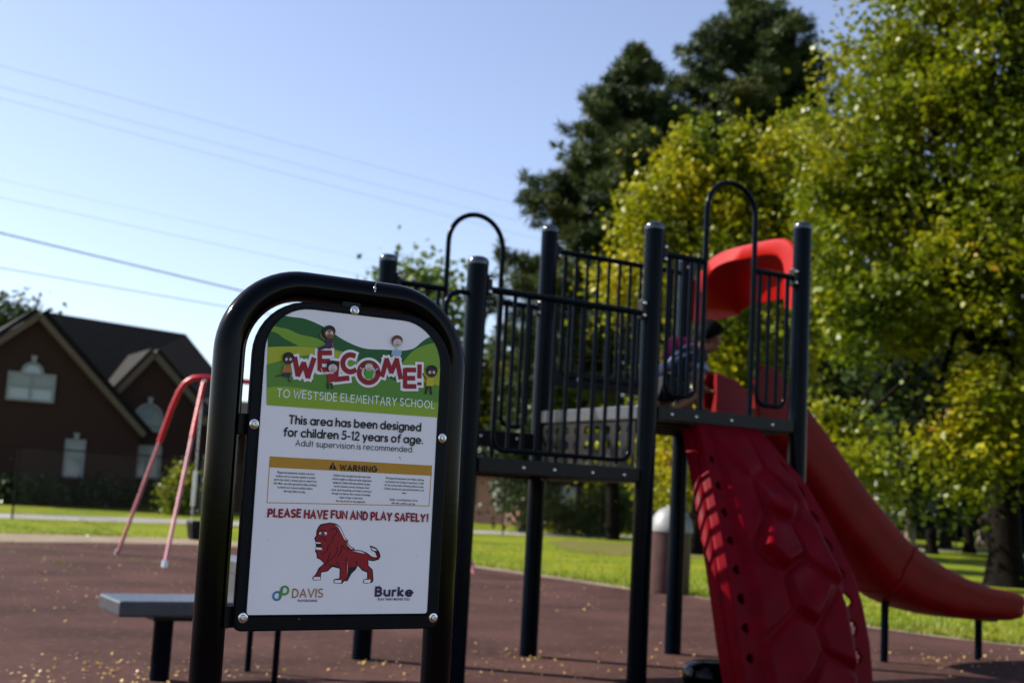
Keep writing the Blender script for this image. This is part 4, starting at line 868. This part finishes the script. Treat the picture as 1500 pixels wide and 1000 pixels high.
a, b = Q(380, 755), Q(609, 762); write('play_safely_notice', 'PLEASE HAVE FUN AND PLAY SAFELY', a[0], b[0], a[1], b[1], .0146, .0038, 'rd', board, .0017, .07, .34)
a, b = Q(612.5, 762), Q(614, 762); write('play_safely_notice', '!', a[0], b[0], a[1], b[1], .0146, .0038, 'rd', board)
wb = [Q(383, 667.5), Q(620, 681), Q(620, 696), Q(382, 683.5)]; wbox = sheet2('warning_header', [wb[::-1]], .0006, M['s_am'], board)
wl_ = MB(); ribbon(wl_, [Q(383, 668), Q(378.5, 735), Q(616, 740), Q(620, 681)], .0016, FK+.0005); wl_.build('warning_border', M['s_am'], board, smooth=False)
a, b = Q(485.5, 687.5), Q(538, 690); write('warning_title', 'WARNING', a[0], b[0], a[1], b[1], .0105, .0026, 'bk', board, .0019, .03, .36)
sheet2('warning_triangle', [[Q(469, 686), Q(480.5, 687), Q(475, 675.5)]], .0012, M['s_bk'], board)
tm = MB(); ribbon(tm, [Q(474.9, 679), Q(474.7, 683)], .0015, FK+.0016); ribbon(tm, [Q(474.6, 684.8), Q(474.6, 685.3)], .0015, FK+.0016); tm.build('warning_mark', M['s_am'], board, smooth=False)
def typeset(name, lines, cs, z0, dz, size, col, par, align='CENTER', bold=0., tilt=0., xs=1.):
    cu = bpy.data.curves.new(name, 'FONT'); cu.body = '\n'.join(lines); cu.size = size; cu.align_x = align; cu.offset = bold; cu.space_line = dz/size
    o = bpy.data.objects.new(name, cu); COL.objects.link(o); bpy.context.view_layer.update()
    me = bpy.data.meshes.new_from_object(o.evaluated_get(bpy.context.evaluated_depsgraph_get())); bpy.data.objects.remove(o)
    n = len(me.vertices); co_ = np.empty(n*3, np.float32); me.vertices.foreach_get('co', co_); co_ = co_.reshape(-1, 3)
    P = np.array([G(cs+c[0]*xs, z0+c[1]+tilt*c[0]*xs, FK+.0014) for c in co_]); me.vertices.foreach_set('co', P.ravel().astype(np.float32)); me.update()
    me.materials.clear(); me.materials.append(M['s_'+col]); t = bpy.data.objects.new(name, me); COL.objects.link(t); adopt(t, par); return t
c1 = ['Playground equipment installed over hard', 'surfaces such as concrete, asphalt or packed', 'earth may result in serious injury or death from', 'falls. Make sure that appropriate safety surfacing', 'is present and in good condition before', 'allowing children to play.']
c2 = ['Children have strangled and died when their', 'clothes caught on slides and other playground', 'equipment. Before allowing children to play,', 'remove helmets, scarves, necklaces, hood', 'cords, neck drawstrings and mittens connected', 'through the sleeves. Also remove any foreign', 'ropes, strings or shoe laces', 'that may be tied to the equipment.']
c3 = ['All playground equipment and rubber surfacing', 'may become hot enough to cause burns. Check', 'for hot surfaces before allowing children to play.', 'Children should wear appropriate footwear at all', 'times.', '', 'Adults - to avoid leg injury, do not', 'slide with a child on your lap.']
for cc, (px, py) in ((c1, (421, 690.5)), (c2, (503.5, 695)), (c3, (580.5, 699))):
    q = Q(px, py); typeset('warning_text', cc, q[0], q[1]-.004, .00735, .00585, 'bk', board, bold=.00006, tilt=-.004, xs=.80)
sp = MB()
for X, Y, r_ in ((573, 669, 1.1), (574, 672, .8), (599, 812, .7), (380, 790, .6), (545, 700, .35), (425, 905, .6), (610, 780, .5), (400, 660, .4), (545, 887, .5), (470, 560, .4), (590, 850, .4)):
    c = Q(X, Y); sp.poly([G(c[0]+r_*.0014*math.cos(t)*(1+.3*math.sin(3*t)), c[1]+r_*.0017*math.sin(t), FK+.0011) for t in np.linspace(0, 5.7, 9)])
M['s_grime'] = flat('sign_grime', (.42, .41, .41)); sp.build('grime_specks', M['s_grime'], board, smooth=False)
# logos at the foot of the sign
a, b = Q(415.5, 873), Q(459.5, 872.5); write('maker_name', 'DAVIS', a[0], b[0], a[1], b[1], .0160, .0024, 'or_', board, gap=.26)
q = Q(437.5, 879.5); typeset('maker_line', ['PLAYGROUNDS'], q[0], q[1], .01, .0065, 'pu', board, bold=.0001, xs=.9)
a, b = Q(537.5, 870.5), Q(590.5, 870.8); write('maker_name', 'Burke', a[0], b[0], a[1], b[1], .0165, .0047, 'pu', board, gap=.36)
q = Q(564, 877.5); typeset('maker_line', ['PLAY THAT MOVES YOU'], q[0], q[1], .01, .0068, 'pu', board, bold=.00014, xs=.98)
ra_ = Q(393, 871); rb_ = Q(404, 863); lr = .0078; lw = .0042
m1 = MB(); ribbon(m1, arc(ra_[0], ra_[1], lr, 0, 360, 20)[:-1], lw, FK+.0012, closed=True); ribbon(m1, [(ra_[0]+lr, ra_[1]), (ra_[0]+lr+.002, rb_[1]+.004)], lw, FK+.0013, .4); m1.build('maker_logo', M['s_bl'], board, smooth=False)
m2 = MB(); ribbon(m2, arc(rb_[0], rb_[1], lr, 0, 360, 20)[:-1], lw, FK+.0014, closed=True); ribbon(m2, [(rb_[0]-lr, rb_[1]), (rb_[0]-lr-.002, ra_[1]-.005)], lw, FK+.0015, .4); m2.build('maker_logo', M['s_gn'], board, smooth=False)
# the red lion emblem
ZL = lambda X, Y: Q(430+X/9.09, 750+Y/9.09)
lion = [(215, 185), (245, 150), (290, 140), (370, 128), (450, 140), (505, 180), (540, 250), (575, 330), (618, 370), (600, 385), (640, 440), (700, 472), (680, 488), (780, 495), (860, 525), (930, 580), (990, 590), (1010, 545), (975, 520), (925, 500), (897, 430), (950, 445), (995, 470), (1030, 520), (1045, 575), (1020, 620), (950, 640), (880, 630), (885, 700), (940, 755), (950, 890), (930, 925), (860, 940), (812, 930), (815, 880), (865, 870), (865, 790), (800, 765), (740, 700), (715, 750), (660, 800), (600, 905), (560, 905), (530, 940), (420, 930), (418, 880), (495, 865), (500, 740), (400, 715), (340, 775), (255, 790), (245, 890), (150, 895), (132, 860), (180, 810), (220, 730), (290, 670), (240, 620), (195, 600), (190, 540), (172, 510), (185, 450), (180, 390), (160, 340), (185, 300), (190, 240)]
def shrink(pl_, d):
    c = np.array(pl_, float); n = len(c); out = []
    A = sum(c[i][0]*c[(i+1) % n][1]-c[(i+1) % n][0]*c[i][1] for i in range(n)); sg = 1 if A > 0 else -1
    for i in range(n):
        e1 = c[i]-c[i-1]; e2 = c[(i+1) % n]-c[i]; e1 /= np.linalg.norm(e1)+1e-9; e2 /= np.linalg.norm(e2)+1e-9
        nn = np.array([-e1[1], e1[0]])+np.array([-e2[1], e2[0]]); l = np.linalg.norm(nn); out.append(tuple(c[i]+sg*nn/max(l, .7)*d))
    return out
lo = sheet2('lion_emblem', [[ZL(*q) for q in lion]], .0006, M['s_bk'], board); lo.name = 'lion_emblem'
l2_ = shrink(lion, 18); sheet2('red_fill', [[ZL(*q) for q in l2_]], .0009, M['s_rd'], lo)
wt = [[(430, 150), (500, 190), (535, 260), (570, 340), (600, 370), (560, 350), (520, 270), (480, 195)], [(590, 395), (640, 455), (685, 478), (650, 478), (605, 430)], [(660, 500), (780, 508), (845, 540), (760, 525)], [(910, 455), (985, 485), (990, 505), (940, 495)], [(150, 850), (240, 850), (235, 885), (150, 885)], [(425, 890), (520, 890), (515, 930), (430, 925)], [(820, 885), (910, 885), (900, 930), (822, 928)], [(180, 388), (245, 395), (248, 408), (185, 405)], [(185, 455), (255, 462), (265, 490), (180, 485)], [(590, 620), (600, 720), (590, 860), (604, 720)]]
sheet2('white_marks', [[ZL(*q) for q in p] for p in wt]+[[ZL(240+18*math.cos(t), 272+18*math.sin(t)) for t in np.linspace(0, 6.1, 10)], [ZL(308+20*math.cos(t), 272+22*math.sin(t)) for t in np.linspace(0, 6.1, 10)]], .0013, M['s_wh'], lo)
bm_ = MB()
for i, st in enumerate([[(300, 690), (350, 640), (420, 580), (460, 520), (470, 450)], [(330, 640), (365, 560), (360, 520)], [(270, 545), (330, 500), (350, 430), (400, 380), (415, 300)], [(380, 230), (410, 200), (455, 215), (460, 260), (430, 295)], [(330, 250), (280, 225), (220, 240)], [(540, 440), (600, 480), (690, 485)], [(530, 430), (510, 520), (470, 580)], [(590, 600), (580, 700)], [(715, 640), (735, 690)], [(460, 650), (490, 690)], [(240, 310), (300, 340), (320, 380)], [(215, 340), (240, 350)], [(340, 680), (420, 700), (490, 715)]]):
    ribbon(bm_, [ZL(*q) for q in smoothp(st, 4)], .0015, FK+.0016+i*.00002)
bm_.poly([G(*ZL(*q), FK+.0015) for q in [(185, 405), (250, 412), (258, 455), (190, 452)]]); bm_.poly([G(*ZL(*q), FK+.0014) for q in [(620, 720), (715, 712), (700, 755), (655, 800), (600, 905), (575, 900), (610, 800)]])
for cx_, cy_ in ((247, 276), (300, 278)): bm_.poly([G(*ZL(cx_+9*math.cos(t), cy_+9*math.sin(t)), FK+.0018) for t in np.linspace(0, 6, 8)])
bm_.build('dark_lines', M['s_bk'], lo, smooth=False)
# bolts with washers, and the tabs behind that hold the board to the tube
for (s_, z_), tabd in (((.005, 1.4665), (0, 1)), ((-.195, 1.2155), (-1, 0)), ((.2265, 1.2135), (1, 0)), ((-.190, .8375), (-1, 0)), ((.2275, .8335), (1, 0))):
    c = G(s_, z_, FK-.001); bo = MB().lathe(c, [(0, 0), (.0098, 0), (.0098, .0016), (.0066, .0026)], 24, -v).build('bolt', M['bolt'], sign)
    MB().lathe(c, [(.0066, .001), (.0066, .0045), (.0052, .0062), (.0030, .0064), (.0027, .0040), (0, .0040)], 18, -v).build('bolt_head', M['steel'], bo)
    tx, tz = tabd; q0 = G(s_, z_, -.002); e = us*tx*.055+vs_*tz*.04; w_ = (vs_ if tx else us)*.042
    MB().box(q0-w_/2-e*.2, e*1.1, w_, v*.006).build('mounting_tab', M['black'], sign, smooth=False, bevel=.002)

chip = MB(); cp = G(.052, PT+.012, .0065); chip.ball(cp, (.0035, .002, .0045), 8, 6); chip.ball(cp-zz*.006+u*.001, (.002, .0018, .004), 8, 6); chip.tube([cp+zz*.003, cp+zz*.012+u*.002-v*.002], .0006, 5); chip.build('paint_chip', M['steel'], sign)
# ------------------------------------------------------------------ the child on the upper deck
def skinmesh(nodes, edges, sub=2):
    bm = bmesh.new(); sk = bm.verts.layers.skin.verify(); vs = {}
    for i, (k_, (p, r_)) in enumerate(nodes.items()):
        w_ = bm.verts.new(p); w_[sk].radius = (r_, r_) if not hasattr(r_, '__len__') else r_; w_[sk].use_root = i == 0; vs[k_] = w_
    for a, b in edges: bm.edges.new((vs[a], vs[b]))
    me = bpy.data.meshes.new('tmp'); bm.to_mesh(me); bm.free(); o = bpy.data.objects.new('tmp', me); COL.objects.link(o)
    m1 = o.modifiers.new('skin', 'SKIN'); m1.use_smooth_shade = True; m2 = o.modifiers.new('sub', 'SUBSURF'); m2.levels = m2.render_levels = sub
    bpy.context.view_layer.update(); ev = o.evaluated_get(bpy.context.evaluated_depsgraph_get()); out = bpy.data.meshes.new_from_object(ev)
    bpy.data.objects.remove(o); return out
def meshobj(name, me, m, par):
    me.materials.clear(); me.materials.append(m); me.name = name; o = bpy.data.objects.new(name, me); COL.objects.link(o); adopt(o, par); return o
M['skin'] = mat('brown_skin', (.20, .085, .045), .55, .3); M['skin2'] = mat('light_brown_skin', (.40, .20, .12), .55, .4)
M['hair'] = mat('dark_hair', (.002, .0016, .0013), .7, .05, var=.3, vscale=60); M['hairb'] = mat('brown_hair', (.06, .028, .014), .5, .5, var=.3, vscale=60)
M['shirtb'] = mat('blue_shirt', (.003, .007, .032), .85, .2, var=.1, vscale=25, bump=.2, bscale=200); M['stripe'] = mat('pale_blue_trim_and_rim_light', (.22, .29, .46), .85)
M['shirtm'] = mat('magenta_shirt', (.20, .006, .07), .85, .2, var=.1, vscale=25, bump=.2, bscale=200); M['short'] = mat('dark_shorts', (.006, .007, .011), .85, .2); M['shoe'] = mat('dark_shoe', (.02, .02, .025), .6)
def child(label, du, dv, dz, skin, hair, shirt, trim):
    Q3 = lambda a, b, z: L(a+du, b+dv, z+dz)
    root = thing('person', Q3(.45, .62, ZB), label, 'child')
    J = {'hip': (Q3(.54, .63, 1.98), .085), 'waist': (Q3(.61, .63, 2.06), .08), 'chest': (Q3(.73, .63, 2.15), .090), 'neckb': (Q3(.85, .63, 2.235), .05), 'neck': (Q3(.91, .63, 2.275), .04), 'jaw': (Q3(.995, .63, 2.275), .064), 'head': (Q3(.99, .63, 2.350), .086), 'crown': (Q3(.965, .63, 2.405), .070)}
    E_ = [('hip', 'waist'), ('waist', 'chest'), ('chest', 'neckb'), ('neckb', 'neck'), ('neck', 'jaw'), ('jaw', 'head'), ('head', 'crown')]
    for s_, sg, hand in (('n', -1, Q3(.80, .50, 1.80)), ('f', 1, Q3(1.10, .80, 1.97))):
        J['sh'+s_] = (Q3(.82, .63+sg*.115, 2.20), .046); J['el'+s_] = (Q3(.775 if sg < 0 else .96, .63+sg*.155, 2.03 if sg < 0 else 2.06), .033); J['wr'+s_] = (hand+zz*.04-u*(.02 if sg < 0 else .05), .022); J['pa'+s_] = (hand+zz*.012, (.024, .016))
        E_ += [('chest', 'sh'+s_), ('sh'+s_, 'el'+s_), ('el'+s_, 'wr'+s_), ('wr'+s_, 'pa'+s_)]
        for f_ in range(5):
            an = (f_-2)*.28 if f_ < 4 else -1.25*sg; l1 = (.03, .034, .032, .026, .022)[f_]; dd = u*math.cos(an)+v*math.sin(an)
            k1, k2 = 'f%s%da' % (s_, f_), 'f%s%db' % (s_, f_); b0 = J['pa'+s_][0]+v*((f_-1.5)*.012 if f_ < 4 else -.02*sg)
            J[k1] = (b0+dd*.03, .008); J[k2] = (b0+dd*(.03+l1)-zz*.010, .0065); E_ += [('pa'+s_, k1), (k1, k2)]
        J['th'+s_] = (Q3(.56, .63+sg*.075, 1.95), .072); J['kn'+s_] = (Q3(.76, .63+sg*.13, 1.90), .05); J['an'+s_] = (Q3(.60, .63+sg*.12, 1.80), .033); J['to'+s_] = (Q3(.66, .63+sg*.12, 1.775), .026)
        E_ += [('hip', 'th'+s_), ('th'+s_, 'kn'+s_), ('kn'+s_, 'an'+s_), ('an'+s_, 'to'+s_)]
    bm = bmesh.new(); me = skinmesh(J, E_); bm.from_mesh(me)
    hd_ = J['head'][0]
    extra = MB(); extra.ball(hd_+u*.085-zz*.028, (.016, .013, .018), 8, 6)              # nose
    for sg in (-1, 1): extra.ball(hd_-u*.005+v*sg*.088-zz*.02, (.018, .012, .026), 8, 6)   # ears
    tmp = bpy.data.meshes.new('t'); tmp.from_pydata(extra.v, [], extra.f); bm.from_mesh(tmp); 
    for f in bm.faces: f.smooth = True
    bm.to_mesh(me); bm.free(); body = meshobj('body', me, M[skin], root)
    ey = MB(); mo_ = MB()
    for sg in (-1, 1): ey.ball(hd_+u*.082+v*sg*.034+zz*.0, (.008, .012, .010), 8, 6)
    ey.build('eyes', M['hair'], root); mo_.ball(hd_+u*.074-zz*.066, (.008, .024, .006), 8, 6).build('mouth', M['skin2' if skin == 'skin' else 'skin'], root)
    cap = MB(); rows = []
    for i in range(11):                                     # hair: a rough shell over the skull, open at the face
        t = math.pi*.66*i/10; row = []
        for k in range(29):
            a = 2*math.pi*k/28; t = math.pi*(.36+.32*((1-math.cos(a))/2)**.8)*i/10; rr = .104+.007*math.sin(9*a+i*2)+.005*math.sin(17*a-i); q = np.array([math.sin(t)*math.cos(a), math.sin(t)*math.sin(a), math.cos(t)])
            row.append(hd_+zz*.028-u*.012+(u*q[0]*1.0+v*q[1]*.96+zz*q[2])*rr)
        rows.append(row)
    ho2 = cap.grid(rows).build('hair', M[hair], root, angle=180); q = ho2.modifiers.new('t', 'SOLIDIFY'); q.thickness = .02; q.offset = -1
    K = {k_: (J[k_][0], r_) for k_, r_ in (('hip', .098), ('waist', .096), ('chest', .106), ('neckb', .056))}; EE = [('hip', 'waist'), ('waist', 'chest'), ('chest', 'neckb')]
    for s_ in 'nf':
        K['sh'+s_] = (J['sh'+s_][0], .062); K['sl'+s_] = (J['sh'+s_][0]*.45+J['el'+s_][0]*.55, .054); EE += [('chest', 'sh'+s_), ('sh'+s_, 'sl'+s_)]
    st = meshobj('shirt', skinmesh(K, EE), M[shirt], root)
    if trim:
        tr2 = MB()
        for s_ in 'nf':
            a, b = K['sl'+s_][0], J['el'+s_][0]; d = (b-a)/np.linalg.norm(b-a); tr2.tube([a-d*.004, a+d*.03], [.057, .055], 16)
        tr2.tube([K['hip'][0]+zz*.098-v*.03, K['waist'][0]+zz*.104-v*.03, K['chest'][0]+zz*.112-v*.03, K['neckb'][0]+zz*.066-v*.03], .007, 8); tr2.build('trim', M['stripe'], st)  # pale sleeve hems, and a back strip that paints the sunlit rim
        hq = MB().tube([K['waist'][0]+zz*.10+v*.07, K['chest'][0]+zz*.125+v*.06-u*.05, K['chest'][0]+zz*.145+v*.05+u*.03, K['neckb'][0]+zz*.065+v*.03], [.02, .05, .05, .025], 12); hq.build('hood', M['shirtm'], st)
    K = {'hip': (J['hip'][0], .10)}; EE = []
    for s_ in 'nf': K['th'+s_] = (J['th'+s_][0], .088); K['kk'+s_] = (J['th'+s_][0]*.25+J['kn'+s_][0]*.75, .066); EE += [('hip', 'th'+s_), ('th'+s_, 'kk'+s_)]
    meshobj('shorts', skinmesh(K, EE), M['short'], root)
    for s_ in 'nf':
        a, b = J['an'+s_][0], J['to'+s_][0]; MB().ball(b+u*.0+zz*.012, (.085, .04, .035), 12, 8).build('shoe', M['shoe'], root)
    return root
child('child in a navy shirt with pale blue trim crouching at the slide entrance', .03, 0., .0, 'skin', 'hair', 'shirtb', True)
# ------------------------------------------------------------------ litter of dry leaves, grass tufts
M['fall'] = leafmat('dry_leaves', [(0, (.30, .17, .05)), (.5, (.45, .30, .10)), (.9, (.60, .45, .20)), (1, (.7, .6, .4))], .2, .3)
rg = np.random.default_rng(5); pts = []
def drop(n, px, py, sx, sy):
    for _ in range(n):
        p = gp(px+rg.normal()*sx, max(800, py+rg.normal()*sy)); pts.append([p[0], p[1], .006+rg.random()*.012])
drop(150, 200, 985, 110, 14); drop(60, 560, 975, 90, 12); drop(60, 820, 985, 110, 12); drop(30, 780, 965, 25, 5); drop(70, 1400, 966, 60, 8); drop(40, 1000, 965, 80, 14)
for _ in range(150):
    p = gp(rg.uniform(-60, 1560), 805+195*rg.random()**.6); 
    if p[1] < 24: pts.append([p[0], p[1], .008])
for _ in range(160): pts.append([rg.uniform(-6, 6), rg.uniform(1, 7.5), .008])
for _ in range(900):
    q = gp(rg.uniform(-80, 1600), rg.uniform(778, 900)); 
    if q[1] < 60: pts.append([q[0], q[1], .03])
lv = leaves('fallen_leaves', np.array(pts), .027, M['fall'], None, aspect=.9, seed=8, upbias=2.5); tag(lv, kind='stuff')
M['blade'] = leafmat('grass_blades', [(0, (.07, .12, .004)), (.6, (.15, .19, .007)), (1, (.26, .21, .03))], .35, .5)
oe = np.array(outer); n = 26000; pk = rg.integers(0, len(oe)-1, n); f_ = rg.random((n, 1)); bs = oe[pk]*(1-f_)+oe[pk+1]*f_
nrm = np.stack([-(oe[pk+1]-oe[pk])[:, 1], (oe[pk+1]-oe[pk])[:, 0]], 1); nrm /= np.linalg.norm(nrm, axis=1)[:, None]
off = rg.random((n, 1))**2.2*9-.12; bs = bs+nrm*off
h = rg.uniform(.03, .085, n); an = rg.uniform(0, 6.28, n); wv = np.stack([np.cos(an), np.sin(an), 0*an], 1)*.006; ln = np.stack([np.cos(an+1.6), np.sin(an+1.6), 0*an], 1)*(h*.4)[:, None]
b3 = np.concatenate([bs, np.full((n, 1), -.01)], 1); V = np.stack([b3-wv, b3+wv, b3+ln+np.stack([0*h, 0*h, h], 1)], 1).reshape(-1, 3)
me = bpy.data.meshes.new('grass'); me.vertices.add(3*n); me.vertices.foreach_set('co', V.ravel().astype(np.float32)); me.loops.add(3*n); me.loops.foreach_set('vertex_index', np.arange(3*n, dtype=np.int32))
me.polygons.add(n); me.polygons.foreach_set('loop_start', np.arange(0, 3*n, 3, dtype=np.int32)); me.polygons.foreach_set('loop_total', np.full(n, 3, np.int32)); me.update(calc_edges=True); me.materials.append(M['blade'])
go = bpy.data.objects.new('grass', me); COL.objects.link(go); tag(go, kind='stuff')
